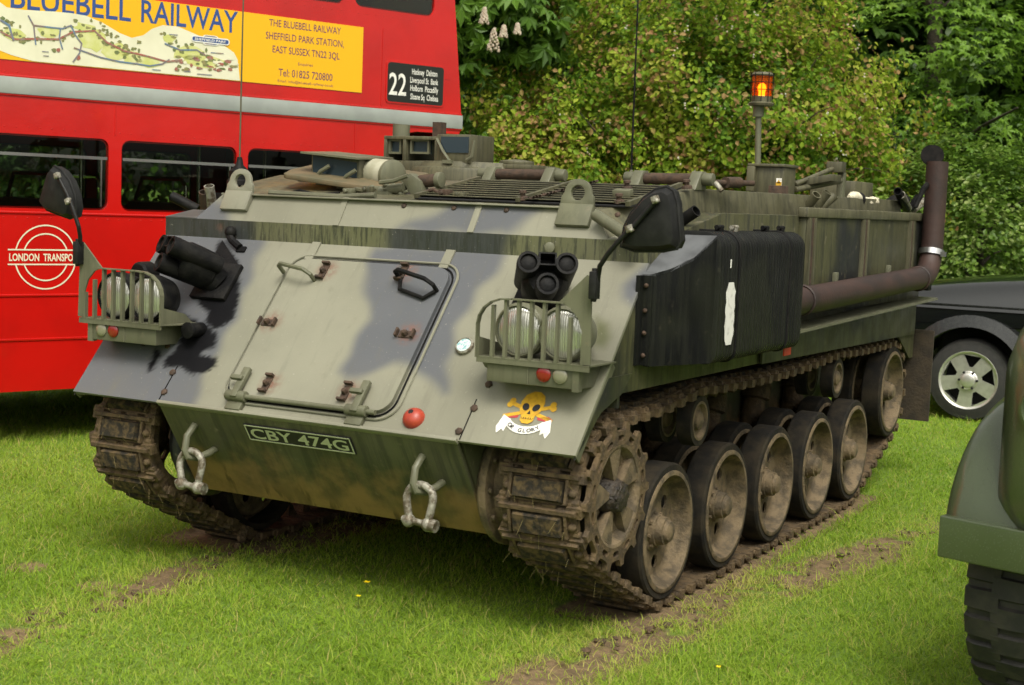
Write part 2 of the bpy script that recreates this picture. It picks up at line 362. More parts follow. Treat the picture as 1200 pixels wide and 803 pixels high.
def grid_plate(name, mat_, x0, x1, s0, s1, nx, ns, fn, fields, parent=apc, halfw=None, skirt=.012):
    """fn(x,s)->(point, normal); fields: dict attr->function(P)"""
    xs = np.linspace(0, 1, nx + 1); ss = np.linspace(s0, s1, ns + 1); V = []; PS = []
    for s in ss:
        a, b2 = (x0, x1) if halfw is None else halfw(s)
        for t in xs: x = a + (b2 - a) * t; PS.append((x, s)); V.append(fn(x, s))
    F = [(j * (nx + 1) + i, j * (nx + 1) + i + 1, (j + 1) * (nx + 1) + i + 1, (j + 1) * (nx + 1) + i) for j in range(ns) for i in range(nx)]
    n0 = len(V); nrm = unit(np.cross(V[1] - V[0], V[nx + 1] - V[0])); W = nx + 1
    loop = list(range(W)) + [j * W + nx for j in range(1, ns + 1)] + [ns * W + i for i in range(nx - 1, -1, -1)] + [j * W for j in range(ns - 1, 0, -1)]
    for i in loop: V.append(V[i] - nrm * skirt); PS.append(PS[i])
    L = len(loop)
    F += [(loop[k], n0 + k, n0 + (k + 1) % L, loop[(k + 1) % L]) for k in range(L)]
    A = np.array(V); c = (A.min(0) + A.max(0)) / 2
    me = bpy.data.meshes.new(name); me.from_pydata([tuple(p - c) for p in A], [], F); me.materials.append(mat_)
    PS = np.array(PS); 
    for k, fun in fields.items():
        at = me.attributes.new(k, 'FLOAT', 'POINT'); at.data.foreach_set('value', fun(PS).astype(np.float32))
    me.polygons.foreach_set('use_smooth', [True] * len(F)); me.set_sharp_from_angle(angle=R(40)); me.update()
    return link(name, me, parent, c)
zero = lambda P: np.zeros(len(P))
wob = lambda P: P + .012 * np.stack([np.sin(P[:, 1] * 31 + P[:, 0] * 7), np.sin(P[:, 0] * 27 + 2)], 1)
gf = dict(camo=lambda P: soft(wob(P), GREY, .035), blk=lambda P: soft(P + .004 * rng.standard_normal(P.shape), BLACK, .012), olive=lambda P: soft(P, OLIV, .03),
          rust=lambda P: sum(np.clip(.5 - np.hypot(P[:, 0] - x, P[:, 1] - s) / .02, 0, 1) for x, s in ((.772, .152), (.749, .04), (.791, .269), (-.77, .156), (-.757, .052))))
# hull solids behind the plates
hb = MB()
prof = [(-.80, .985), (-.375, 1.49), (-.372, 1.57), (.42, 1.708), (3.92, 1.712), (3.98, 1.2), (3.98, .985)]
hb.prism([(-1.262, y, z) for y, z in prof], (2.524, 0, 0))
hb.build('sponson', OLV, apc, .006)
tb = MB(); tb.prism([(-.757, y, z) for y, z in [(-.955, .80), (-.70, .385), (-.62, .36), (3.8, .36), (3.95, .984), (-.80, .984)]], (1.514, 0, 0)); tb.build('lower_hull', OLN, apc, .006)
rb = MB(); rv = []
for q in (-1, 1): rv += [(q * x, y, z) for x, y, z in ((1.08, -.385, 1.575), (.98, -.312, 1.698), (1.15, .05, 1.762), (1.15, .33, 1.812), (1.15, 3.9, 1.83), (1.17, .05, 1.64), (1.17, .33, 1.69), (1.17, 3.9, 1.70))]
rb.add(rv, [(0, 8, 9, 1), (1, 9, 10, 2), (2, 10, 11, 3), (3, 11, 12, 4), (4, 12, 15, 7), (0, 1, 2, 5), (5, 2, 3, 6), (6, 3, 4, 7), (8, 13, 10, 9), (13, 14, 11, 10), (14, 15, 12, 11), (0, 5, 6, 7, 15, 14, 13, 8)]); rb.build('roof', OLD, apc, .005)
# glacis with its full-width mudguard edge
grid_plate('glacis_plate', ARM, -HW, HW, 0, GL, 210, 78, lambda x, s: gl(x, s), gf, skirt=.014)
def bandp(x, z): return np.array([x, -.391 - .004, z])
def bpoly(pts): return [(Yp(u, v, -.395)[0], Yp(u, v, -.395)[2]) for u, v in pts]
bcam = [bpoly([(455, 255), (600, 265), (588, 310), (455, 300)]), bpoly([(180, 240), (300, 250), (296, 290), (180, 285)])]
grid_plate('upper_band', ARMB, -HW, HW, 1.495, 1.583, 160, 8, bandp, dict(camo=lambda P: soft(P, bcam, .04), blk=zero, olive=zero, rust=lambda P: np.clip(.6 - np.hypot(P[:, 0] + .93, P[:, 1] - 1.55) / .05, 0, 1)), skirt=.01)
SV = unit((0, .081, .126)); SL = .1498; SN = np.array([0, -SV[2], SV[1]]); SO = np.array([0, -.391, 1.58])
def slp(x, s, h=.004): return SO + EX * x + SV * s + SN * h
def Sp(u, v): P = on(u, v, SN, SO); return P[0], float((P - SO) @ SV)
scam = [[Sp(*q) for q in p] for p in ([(462, 272), (500, 254), (534, 238), (648, 238), (620, 256), (592, 276)], [(170, 270), (268, 262), (275, 236), (180, 236)], [(760, 292), (742, 275), (760, 250), (800, 245), (800, 290)])]
grid_plate('upper_slope_plate', ARM, 0, 1, 0, SL, 160, 16, lambda x, s: slp(x, s), dict(camo=lambda P: soft(wob(P), scam, .04), blk=zero, olive=zero, rust=zero), halfw=lambda s: (-1.085 + .105 * s / SL, 1.085 - .105 * s / SL), skirt=.01)
m = MB(); m.obox(slp(0, SL - .004, .006), EX, (0, 1, 0), (0, 0, 1), 1.95, .05, .008); m.build('roof_edge_strip', ARM, apc, .002)
m = MB(); m.prism([(-HW, -.397, 1.581), (-1.08, -.397, 1.581), (-1.08, -.20, 1.616), (-HW, -.20, 1.616)], (0, 0, .006)); m.build('corner_sheet', M('grey_sheet', (.07, .072, .072), (.04, .042, .04), 12, .5), apc); m = MB(); m.prism([(HW, -.397, 1.581), (1.08, -.397, 1.581), (1.08, -.20, 1.616), (HW, -.20, 1.616)], (0, 0, .006)); m.build('corner_sheet', ARM, apc)
for x in (-.27, .432): MB().obox(slp(x, SL / 2, .007), EX, SV, SN, .030, SL, .006).build('weld_strip', ARM if x < 0 else ARM, apc)
for x in (-.368, .342): MB().obox(gl(x, .875, .005), EX, GV, GN, .045, .10, .008).build('weld_strip', ARM, apc)
for x in [Yp(u_, v_, -.32)[0] for u_, v_ in ((475, 241), (533.6, 243.3), (595, 245.4), (658, 248), (725, 251))]: MB().lathe(slp(x, .121, .004), SN, [(.0125, 0), (.0125, .005), (.008, .009), (0, .010)], 8).build('bolt', RUST, apc)
lip = MB(); lip.obox(gl(0, -.004, .002), EX, GV, GN, 1.52, .016, .030); lip.build('nose_lip', ARM, apc, .003)
MB().cyl(Yp(644, 290, -.40) , Yp(644, 290, -.43), .022).build('towing_stud', OLT, apc, .004)
# edge angle along the mudguards
for s in (-1, 1):
    e = MB(); e.obox(gl(s * 1.262, .22, -.028), EX, GV, GN, .008, .44, .045); e.obox(gl(s * 1.235, .22, -.02), EX, GV, GN, .05, .44, .006)
    e.build('mudguard_edge', OLT, apc)
    f = MB(); f.prism([(s * 1.267, y, z) for y, z in [(-.985, .775), (-.72, 1.06), (-.50, 1.06), (-.60, .985), (-.78, .93)]], (-s * .006, 0, 0)); f.build('mudguard_gusset', OLV, apc)
    g = MB(); g.box(s * .76, s * 1.26, -.62, -.60, .93, .985); g.build('mudguard_brace', OLV, apc)
for x, s in ((.772, .152), (.749, .04), (.791, .269), (-.77, .156), (-.757, .052)): MB().lathe(gl(x, s), GN, [(.016, 0), (.016, .008), (.009, .013), (0, .014)], 6).build('bolt', RUST, apc)
for x, s in ((1.19, .33), (1.02, .315), (.93, .33), (-1.02, .29), (-.88, .29), (-1.2, .31)): MB().lathe(gl(x, s), GN, [(.013, 0), (.013, .007), (0, .009)], 6).build('bolt', RUST, apc)
# seam of bolted mudguard section
for s in (-1, 1): MB().obox(gl(s * .765, .10, .001), EX, GV, GN, .004, .19, .004).build('mudguard_seam', BLK, apc)
# ---- engine access hatch
HX0, HX1, HS0, HS1, HR = -.425, .405, .072, .818, .075
def hw_(s):
    d = 0
    if s < HS0 + HR: q = HS0 + HR - s; d = HR - math.sqrt(max(HR * HR - q * q, 0))
    if s > HS1 - HR: q = s - (HS1 - HR); d = HR - math.sqrt(max(HR * HR - q * q, 0))
    return HX0 + d, HX1 - d
hf = dict(gf); hf['rust'] = lambda P: sum(np.clip(1.1 - np.hypot(P[:, 0] - x - .012, P[:, 1] - s - .008) / .065, 0, 1) for x, s, _ in BOLTS)
hatch = grid_plate('access_hatch', ARM, 0, 1, HS0, HS1, 84, 76, lambda x, s: gl(x, s, .022), hf, halfw=hw_, skirt=.022)
sm = MB(); pts = rrect(HX0 - .012, HX1 + .012, HS0 - .012, HS1 + .012, HR + .01, 8)
sm.tube([gl(x, s, .004) for x, s in pts], .0045, 6, closed=True); sm.build('hatch_seal', BLK, hatch)
pts = rrect(HX0 - .03, HX1 + .034, HS0 - .028, HS1 + .03, HR + .02, 8)
k0 = [p for p in pts if p[0] > .1 or p[1] < HS0]; sm = MB(); sm.tube([gl(x, s, .006) for x, s in pts], .006, 6, closed=True); sm.build('hatch_rim', ARM, hatch)
for x, s, t in BOLTS:
    m = MB(); a, b2 = (EX, GV) if not t else (GV, EX)
    m.obox(gl(x, s, .025), a, b2, GN, .034, .062, .005)
    for d in (-1, 1): m.obox(gl(x, s, .036) + unit(b2) * d * .04, a, b2, GN, .038, .010, .018)
    m.lathe(gl(x, s, .026), GN, [(.015, 0), (.015, .014), (.009, .022), (0, .023)], 6)
    m.build('hatch_clamp', RUST, hatch)
for (p0, p1, mt) in (((-.447, .731), (-.262, .700), OLT), ((.168, .742), (.378, .690), BLK)):
    a = gl(*p0, .022); b2 = gl(*p1, .022); d = b2 - a; m = MB()
    m.tube([a, a + GN * .05, a + d * .12 + GN * .072, a + d * .84 + GN * .072, b2 + GN * .045, b2], .010, 8); m.build('grab_handle', mt, hatch)
    if mt is BLK:
        m = MB(); m.tube([a + d * .05 + GN * .01, a + d * .15 - GV * .055 + GN * .012, a + d * .8 - GV * .06 + GN * .012, b2 - GV * .01 + GN * .012], .009, 8); m.build('hatch_catch', BLK, hatch)
m = MB(); m.cyl(gl(-.40, .062, .03), gl(.36, .062, .03), .011, n=10); m.build('hinge_rod', OLT, hatch)
for x in (-.345, .27):
    m = MB(); m.obox(gl(x, .12, .045), EX, GV, GN, .034, .15, .022); m.cyl(gl(x - .05, .062, .03), gl(x + .05, .062, .03), .024, n=12); m.obox(gl(x - .02, .135, .06), EX, GV, GN, .06, .02, .02); m.obox(gl(x, .03, .012), EX, GV, GN, .08, .06, .022); m.build('hinge_arm', OLT, hatch, .003)
m = MB(); m.lathe(gl(.612, .436, 0), GN, [(.040, 0), (.040, .014), (.034, .02), (.031, .016)], 20); rf = m.build('tax_disc_holder', GALV, apc)
m = MB(); m.lathe(gl(.612, .436, .0165), GN, [(.031, 0), (0, .001)], 20); m.build('paper_disc', M('paper_disc', (.55, .62, .60), (.16, .36, .40), 90, .5, lo=.45, hi=.6), rf)
m = MB(); m.lathe(gl(.526, .073, 0), GN, [(.047, 0), (.046, .010), (.037, .025), (.022, .035), (0, .038)], 20); dm = m.build('warning_dome', DOME, apc)
m = MB(); m.lathe(gl(.523, .083, .031), GN, [(.011, 0), (.011, .0065), (0, .007)], 10); m.build('dome_hole', HOLE, dm)
# ---- regimental badge on the mudguard
bd = MB(); BC = (1.014, .146); bs = .112
def bdp(pts, mi, h): bd.add([gl(BC[0] + x * bs, BC[1] + y * bs, h) for x, y in pts], [tuple(range(len(pts)))], mi)
for sx in (-1, 1):
    d = np.array([sx * .92, .30]); dd = unit(d); nn = np.array([-dd[1], dd[0]])
    c0 = np.array([0, .20])
    bdp([c0 - dd * 1.0 + nn * .07, c0 - dd * 1.0 - nn * .07, c0 + dd * .85 - nn * .075, c0 + dd * .85 + nn * .075], 0, .0022 + .0004 * sx)
    for q in (-1, 1): bdp([(c0 + dd * .86 + nn * q * .085)[0:2] + .12 * np.array([math.cos(t), math.sin(t)]) for t in np.linspace(0, 2 * PI, 12)[:-1]], 0, .0034 + .0003 * q)
    bdp([(sx * .35, -.02), (sx * .75, .06), (sx * .98, -.05), (sx * .80, -.16), (sx * .4, -.12)], 3, .0018)
bdp([(x_ * 1.02, y_ * 1.2 + .04) for x_, y_ in ((-.44, .42), (-.34, .66), (-.1, .80), (.15, .80), (.36, .67), (.45, .42), (.40, .14), (.26, .0), (.25, -.2), (.12, -.30), (-.12, -.30), (-.25, -.2), (-.26, .0), (-.40, .14))], 0, .0045)
for sx in (-1, 1): bdp([(sx * .20 + .14 * math.cos(t),   .34 + .15 * math.sin(t) + .03 * sx * math.cos(t)) for t in np.linspace(0, 2 * PI, 14)[:-1]], 1, .0058)
bdp([(-.07, .06), (0, .22), (.07, .06)], 1, .0058); bdp([(-.24, -.08), (.24, -.08), (.21, -.145), (-.21, -.145)], 1, .0058)
for k in range(5): bdp([(-.2 + k * .09, -.085), (-.14 + k * .09, -.085), (-.14 + k * .09, -.14), (-.2 + k * .09, -.14)], 0, .0068)
ang = np.linspace(R(205), R(335), 13); o_, i_ = [], []
for t in ang: o_.append((.88 * math.cos(t), -.02 + .72 * math.sin(t))); i_.append((.70 * math.cos(t), .02 + .46 * math.sin(t)))
for k in range(12): bdp([o_[k], o_[k + 1], i_[k + 1], i_[k]], 2, .0036)
for sx in (-1, 1): bdp([(sx * .62, -.20), (sx * .92, -.05), (sx * 1.05, -.55), (sx * .95, -.82), (sx * .80, -.62), (sx * .70, -.72)], 2, .0028)
for k, ch in enumerate('OR GLORY'):
    t = R(222 + k * 96 / 7.)
    if ch != ' ': text_mb(bd, ch, gl(BC[0] + .79 * bs * math.cos(t), BC[1] + bs * (.0 + .59 * math.sin(t)) - .0105, .0048), EX * math.cos(t + PI / 2) + GV * math.sin(t + PI / 2), -EX * math.cos(t) - GV * math.sin(t), height=.0175, align='CENTER', mi=1, bold=.02)
bd.build('badge', [YEL, INK, WHT, REDB], apc)
# ---- lower nose plate, number plate, tow eyes
LV = unit((0, .2882, -.4318)); LN = unit((0, -.4318, -.2882)); LO = np.array([0, -.9862, .785])
def lo_(x, d, h=0): return LO + EX * x + LV * d + LN * h
m = MB(); m.obox(lo_(0, .245, -.004), EX, LV, LN, 1.512, .49, .02); m.build('nose_plate', OLN, apc, .004)
m = MB(); m.obox(lo_(-.03, .085, .012), EX, LV, LN, .55, .088, .006); npl = m.build('number_plate', INK, apc)
m = MB(); 
for dx in (-.268, .268): m.obox(lo_(-.03 + dx, .085, .0158), EX, LV, LN, .005, .082, .002)
for dy in (-.039, .039): m.obox(lo_(-.03, .085 + dy, .0158), EX, LV, LN, .54, .005, .002)
text_mb(m, 'CBY 474G', lo_(-.03, .112, .0156), EX, -LV, width=.50, height=.056, align='CENTER', bold=.018)
m.build('plate_lettering', PLTXT, npl)
for x0 in (-.585, .582):
    m = MB(); m.tube([(x0 - .012, -.925, .715), (x0 - .014, -.985, .66), (x0 - .012, -1.0, .60), (x0 + .0, -.995, .572), (x0 + .02, -.96, .565), (x0 + .04, -.91, .58), (x0 + .045, -.82, .61)], .016, 8)
    m.obox((x0 + .01, -.84, .60), EX, LV, LN, .075, .11, .04); te = m.build('tow_eye', OLT, apc, .002)
    m = MB(); xs_ = x0 + .014; U = [(xs_ - .042, -1.0, .452), (xs_ - .046, -.998, .480), (xs_ - .056, -.994, .515), (xs_ - .060, -.99, .545)] + [(xs_ - .060 * math.cos(R(k)), -.985, .548 + .050 * math.sin(R(k))) for k in (20, 45, 70, 90, 110, 135, 160)] + [(xs_ + .060, -.988, .542), (xs_ + .057, -.992, .512), (xs_ + .050, -.995, .477), (xs_ + .048, -.998, .446)]
    m.tube(U, .0165, 10); m.ball(U[0], .028, 12, 8); m.ball(U[-1], .029, 12, 8)
    m.cyl((x0 - .055, -1.002, .456), (x0 + .095, -.998, .443), .014, n=10); m.cyl((x0 + .075, -1.0, .446), (x0 + .10, -1.0, .443), .026, n=10)
    m.build('shackle', GALV, apc)
# ---- lamp clusters, guards and mirrors
def lamps(s):
    X = lambda x: s * x
    m = MB(); ty = -.94
    pl = [(X(.80), ty), (X(1.285), ty), (X(1.285), -.70), (X(.86), -.70), (X(.76), -.715)]
    m.prism([(x, y, 1.118) for x, y in pl], (0, 0, .006)); m.box(*sorted((X(.80), X(1.285))), ty, ty + .006, 1.100, 1.119)
    m.build('lamp_tray', OLT, apc)
    m = MB(); m.box(*sorted((X(.84), X(1.235))), -.925, -.735, 1.028, 1.114); bx = m.build('lamp_box', OLT, apc, .004)
    m = MB(); m.box(*sorted((X(1.02), X(1.025))), -.93, -.925, 1.03, 1.112); m.build('box_seam', OLT, bx); m = MB(); m.box(*sorted((X(1.212), X(1.24))), -.93, -.9, 1.02, 1.118); m.build('box_end', OLT, bx)
    for px_, mt in ((1.09, REDL), (1.16, CLRL)):
        m = MB(); m.lathe((X(px_), -.925, 1.076), (0, -1, 0), [(.031, 0), (.031, .005), (.027, .009), (.015, .012), (0, .013)], 18); m.build('side_light', mt, bx)
    # the guard
    g = MB(); zt = 1.352; arc = [(.80, 1.12), (.80, 1.25)] + [(.80 + .115 - .115 * math.cos(R(a)), 1.245 + .105 * math.sin(R(a))) for a in (20, 40, 60, 80)] + [(.95, zt), (1.17, zt)]
    for i in range(len(arc) - 1):
        (xa, za), (xb, zb) = arc[i], arc[i + 1]; d = unit((X(xb) - X(xa), 0, zb - za)); L = math.hypot(xb - xa, zb - za)
        g.obox((X((xa + xb) / 2), ty + .004, (za + zb) / 2), d, (0, 1, 0), np.cross(d, (0, 1, 0)), L + .003, .024, .006)
    gd = g.build('lamp_guard', OLT, apc)
    for k in range(8):
        xx = .865 + k * .0555; top = zt if xx > .91 else 1.325
        if xx > 1.17: top = 1.30 if xx < 1.22 else 1.24
        m = MB(); m.box(*sorted((X(xx - .006), X(xx + .006))), ty - .001, ty + .018, 1.124, top); m.build('guard_bar', OLT, gd)
    # gusset plate that carries the mirror
    tri = [Yp(u, v, ty - .002) for u, v in ((655, 354), (688.5, 322), (693.5, 327), (691.5, 428), (683.5, 428), (682, 390), (677, 373), (667, 360))]
    m = MB(); m.prism([(s * p[0], p[1], p[2]) for p in tri], (0, .008, 0)); m.build('guard_gusset', OLT, gd)
    m = MB(); m.prism([(X(.802), ty, 1.124), (X(.802), -.73, 1.124), (X(.802), -.78, 1.165), (X(.802), ty, 1.20)], (X(.006), 0, 0)); m.build('tray_end', OLT, gd)
    for px_ in (.945, 1.135):
        m = MB(); c = (X(px_), -.855, 1.228)
        m.lathe((c[0], -.70, c[2]), (0, -1, 0), [(0, 0), (.04, .005), (.085, .045), (.103, .10), (.108, .14), (.108, .165), (.098, .172), (.094, .160)], 28); hl = m.build('headlamp', OLT if s > 0 else BLK, apc)
        m = MB(); m.lathe((c[0], -.866, c[2]), (0, -1, 0), [(.097, 0), (.085, .010), (.06, .017), (.03, .020), (0, .021)], 32); ln_ = m.build('lens', LAMP, hl); m = MB(); m.ring((c[0], -.872, c[2]), (0, -1, 0), [(.093, 0), (.097, .008), (.103, .004), (.103, -.006)], 32); m.build('lens_ring', OLT if s > 0 else BLK, ln_)
        m = MB(); m.cyl((c[0], -.79, 1.12), (c[0], -.79, 1.16), .03); m.build('lamp_stem', OLT, hl)
    m = MB(); q = gl(X(.80 if s > 0 else .745), .40, 0); m.cyl(q, q + np.array([0, -.09, .0]), .032, n=14); m.cyl(q + np.array([0, -.09, 0]), q + np.array([0, -.10, 0]), .037, n=14); m.build('connector_socket', OLT if s > 0 else BLK, apc, .003)
    if s < 0:
        m = MB(); c = Yp(167, 322, -.66); m.lathe(c, (0.1, 1, 0), [(.05, -.03), (.06, -.02), (.062, .04), (.04, .07), (0, .075)], 18); m.build('small_lamp', BLK, apc)
    # mirror
    base = Yp(*((698, 334) if s > 0 else (93.5, 296)), ty - .012); bz_ = base[2]; m = MB(); m.box(base[0] - .015, base[0] + .015, base[1] - .03, base[1] + .012, bz_ - .052, bz_ + .05); m.cyl((base[0], base[1] - .012, bz_ - .062), (base[0], base[1] - .012, bz_ + .062), .012, n=10); mr = m.build('mirror_clamp', BLKM, apc, .004)
    yM = base[1] - .03
    if s > 0:
        out = [(729, 289), (733, 266), (741, 250), (756, 232), (770, 222), (783, 219), (791, 224), (795, 238), (797, 262), (799, 282), (795, 291), (778, 294), (745, 294)]; armp = [(700, 330), (703, 312), (712, 298), (728, 279), (740, 268), (768, 236)]; clips = [(738, 268), (768, 234)]
    else:
        out = [(51, 238), (57, 217), (62, 200), (66, 195), (74, 200), (83, 212), (89, 228), (91, 243), (89, 254), (84, 256), (70, 251), (57, 246)]; armp = [(94, 292), (94, 277), (92, 265), (85, 243), (78, 226), (68, 207)]; clips = [(80, 236), (67, 206)]
    P = np.array([Yp(u, v, yM + .05) for u, v in out]); c = P.mean(0); m = MB(); n = len(P)
    lay = [P + (0, .035, 0), P * 1, c + (P - c) * .97 + (0, -.018, 0), c + (P - c) * .84 + (0, -.045, 0), c + (P - c) * .55 + (0, -.052, 0)]
    V = np.concatenate(lay); F = [(j * n + i, j * n + (i + 1) % n, (j + 1) * n + (i + 1) % n, (j + 1) * n + i) for j in range(len(lay) - 1) for i in range(n)] + [tuple(range(4 * n, 5 * n)), tuple(range(n - 1, -1, -1))]
    m.add(V, F); hd = m.build('mirror_head', BLKM, mr, sharp=30)
    m = MB(); m.tube([Yp(u, v, yM + .05) + np.array((0, -.008, 0)) for u, v in out], .007, 8, closed=True); m.build('mirror_rim', BLKM, hd)
    m = MB(); m.prism([c + (p - c) * .93 + (0, .0355, 0) for p in P], (0, .002, 0)); m.build('mirror_glass', STEEL, hd)
    ap = [Yp(u, v, yM + .03 - .042 * min(1, i / 2.)) for i, (u, v) in enumerate(armp)]; m = MB(); m.tube(ap, .0095, 10); m.build('mirror_arm', BLKM, mr)
    for u, v in clips: m = MB(); q = Yp(u, v, yM - .018); m.obox(q, (1, 0, .4), (0, 1, 0), (-.4, 0, 1), .026, .022, .026); m.ball(q + np.array((.012, -.016, -.004)), .010, 8, 6); m.build('mirror_clip', GALV, mr, .004)
lamps(1); lamps(-1)
# ---- grenade dischargers on the glacis
def dischargers(s):
    ax = unit((s * .50, -.80, .34)) if s > 0 else unit((-.47, -.78, .36))
    b0 = gl(s * .85, .73, .0) if s > 0 else gl(-.80, .70, 0)
    side = unit(np.cross(ax, (0, 0, 1))); up = np.cross(side, ax)
    m = MB(); foot = gl(s * .85, .71, 0) if s > 0 else gl(-.80, .66, 0); m.obox(foot + GN * .012, EX, GV, GN, .20, .20, .024); m.cyl(foot, b0 + ax * .10, .07, .06, n=16)
    br = m.build('discharger_bracket', BLK, apc, .004)
    m = MB(); L = .27 if s > 0 else .25
    m.lathe(b0 + ax * .04, ax, [(.06, 0), (.088, .02), (.092, .10), (.092, L - .10), (.07, L - .07)], 18); m.build('discharger_body', BLK, br)
    for dx, dz, rr in ((-.075, .035, .040), (.075, .035, .040), (0, -.05, .040)):
        c = b0 + side * dx + up * dz; m = MB()
        m.lathe(c + ax * .05, ax, [(rr, 0), (rr + .004, L - .07), (rr + .006, L - .03), (rr + .004, L), (rr - .006, L), (rr - .008, L - .014), (rr - .014, L - .010), (0, L - .008)], 20); m.build('discharger_tube', BLK, br)
    m = MB(); c = b0 + up * .052; e = .035
    pl = [(-e, -e * .75), (e, -e * .75), (e, e * .75), (-e, e * .75)]; hl_ = [(x * .82, y * .78) for x, y in pl]
    plate(m, pl, [hl_], L * .8, c + ax * (L * .62 + .04), side, up); m.obox(c + ax * (L * .75), side, up, ax, .058, .036, .01); m.build('discharger_centre', BLK, br)
dischargers(1); dischargers(-1)
m = MB(); m.prism([gl(-.905, .905, .002), gl(-.745, .775, .002), gl(-.735, .62, .002), gl(-.90, .60, .002)], GN * .006); m.build('backing_plate', BLK, apc)
m = MB(); c = gl(-.86, .865, .01); m.tube([Yp(267, 271, -.42), Yp(272, 282, -.43), Yp(281, 290, -.44)], .018, 8); m.ball(Yp(270, 272, -.42), .028); m.obox(Yp(284, 294, -.43), EX, GV, GN, .05, .03, .03); m.build('hook', BLK, apc)
# ---- lifting eyes
for xc in (-.872, .905):
    m = MB(); up2 = unit((0, .12, .99)); w = .077
    m.prism([slp(xc - .077, a_, h_) for a_, h_ in ((.050, .002), (.050, .026), (.150, .034), (.150, .002))], EX * .154)
    outl = [(-w, 0), (w, 0), (w * .96, .035)] + [(.062 * math.cos(R(a)), .052 + .058 * math.sin(R(a))) for a in range(0, 181, 15)] + [(-w * .96, .035)]
    plate(m, outl, [circ(0, .052, .032, 20)], .020, slp(xc, .148, .022), EX, up2); m.build('lifting_eye', OLT if xc > 0 else ARM, apc, .002)
# ---- engine deck louvres (slope from y .43 to .834)
DV = unit((0, .58, .100)); DN = np.array([0, -DV[2], DV[1]]); DO = np.array([0, -.25, 1.712])
def dk(x, s, h=0): return DO + EX * x + DV * s + DN * h
def Dkp(u, v, h=0): return on(u, v, DN, DO + DN * h)
m = MB(); m.obox(dk(.57, .30, .004), EX, DV, DN, 1.06, .56, .006); deck = m.build('engine_deck', HOLE, apc)  # near-black base colour paints in the shade between the louvre slats
for k in range(9):
    m = MB(); s = .062 + k * .060; m.obox(dk(.57, s, .015), EX, unit(DV - DN * .12), unit(DN + DV * .12), 1.02, .056, .003); m.build('louvre_slat', OLD, deck)
for x in (.05, .57, 1.09): m = MB(); m.obox(dk(x, .30, .016), EX, DV, DN, .020, .57, .020); m.build('louvre_frame', OLD, deck)
for u, v in ((613, 234), (725.6, 238), (805, 221), (735, 222)):
    m = MB(); m.lathe(Dkp(u, v, .012), DN, [(.026, 0), (.023, .012), (.012, .016), (.012, .028), (.018, .03), (.016, .04), (0, .042)], 8); m.build('deck_bolt', RUST, apc)
m = MB(); m.obox(Dkp(730, 226, .03), EX, DV, DN, .08, .05, .03); m.build('deck_latch', OLT, apc, .004)
ch = [Dkp(620 + 80 * t, 233 - 21 * t, .028 + .003 * math.sin(t * 120)) for t in np.linspace(0, 1, 44)]
m = MB(); m.tube(ch, [.004 + .003 * (k % 2) for k in range(44)], 5); m.build('chain', RUST, apc)
# torsion bar cylinders at the top of the slope
for (ua, ub, vv) in ((583, 641, 204), (756, 812, 209)):
    A = Yp(ua, vv, .42); B = Yp(ub, vv + 1, .42); m = MB(); m.cyl(A, B, .026, n=14); tb_ = m.build('torsion_bar', RUST, apc)
    for q, d in ((A, -1), (B, 1)):
        m = MB(); m.prism([q + np.array((d * .0, -.09, -.05)), q + np.array((0, .04, -.05)), q + np.array((0, .04, .035)), q + np.array((0, -.02, .035))], (d * .05, 0, 0)); m.cyl(q + np.array((d * .05, 0, 0)), q + np.array((d * .10, 0, 0)), .029, n=12); m.build('bar_bracket', OLT, tb_, .004)
m = MB(); m.cyl(Yp(838, 214, .36), Yp(846, 224, .36), .012); m.build('white_pin', GALV, apc)
m = MB(); m.cyl(Yp(832, 214, .45), Yp(882, 215, .85), .014); m.cyl(Yp(850, 214, .58), Yp(866, 214, .70), .026); m.build('hatch_shaft', RUST, apc)
# ---- driver's hatch, open, with periscope block
hy = .02
F0, F1 = Yp(327, 209, -.12), Yp(441, 226, -.12); e_ = F1 - F0; bk = np.array((-.03, .50, .085)); m = MB()
m.prism([F0 + e_ * a_ + bk * b_ for a_, b_ in ((.0, .12), (.015, .05), (.06, .01), (.95, .0), (1., .05), (1., 1.), (.05, 1.), (-.02, .9), (-.04, .25))], (0, 0, .024)); dh = m.build('driver_hatch', M('sun_bleached_hatch', (.135, .100, .052), (.085, .078, .042), 9, .6), apc, .006)
A, B = Yp(365, 209, hy), Yp(421, 219, hy); A2, B2 = Yp(365, 180, hy), Yp(421, 187, hy)
m = MB(); m.hexa([A, B, B + (0, .22, 0), A + (0, .22, 0), A2 + (0, .0, 0), B2, B2 + (0, .22, 0), A2 + (0, .22, 0)]); pb = m.build('periscope_housing', OLD, dh, .004)
m = MB(); m.hexa([A2 + (-.03, -.05, -.002), B2 + (.02, -.05, -.002), B2 + (.03, .25, .012), A2 + (-.03, .25, .012), A2 + (-.03, -.05, .007), B2 + (.02, -.05, .007), B2 + (.03, .25, .021), A2 + (-.03, .25, .021)]); m.build('periscope_hood', OLT, pb)
e1 = unit(B - A); e2 = unit(A2 - A); c = (A + B + A2 + B2) / 4; w_ = np.linalg.norm(B - A)
m = MB(); m.add([c - e1 * w_ * .46 - e2 * .055 - (0, .004, 0), c + e1 * w_ * .46 - e2 * .055 - (0, .004, 0), c + e1 * w_ * .46 + e2 * .05 - (0, .004, 0), c - e1 * w_ * .46 + e2 * .05 - (0, .004, 0)], [(0, 1, 2, 3)]); m.build('periscope_glass', GLASSD, pb)
for k in (-.10, .055):
    q = c + e1 * k - e2 * .06 - (0, .02, 0); m = MB(); m.tube([q, q + e1 * .04 + e2 * .04 - (0, .02, 0), q + e1 * .085 + e2 * .075 - (0, .006, 0)], .010, 8); m.ball(q, .018); m.build('wiper', OLT, pb)
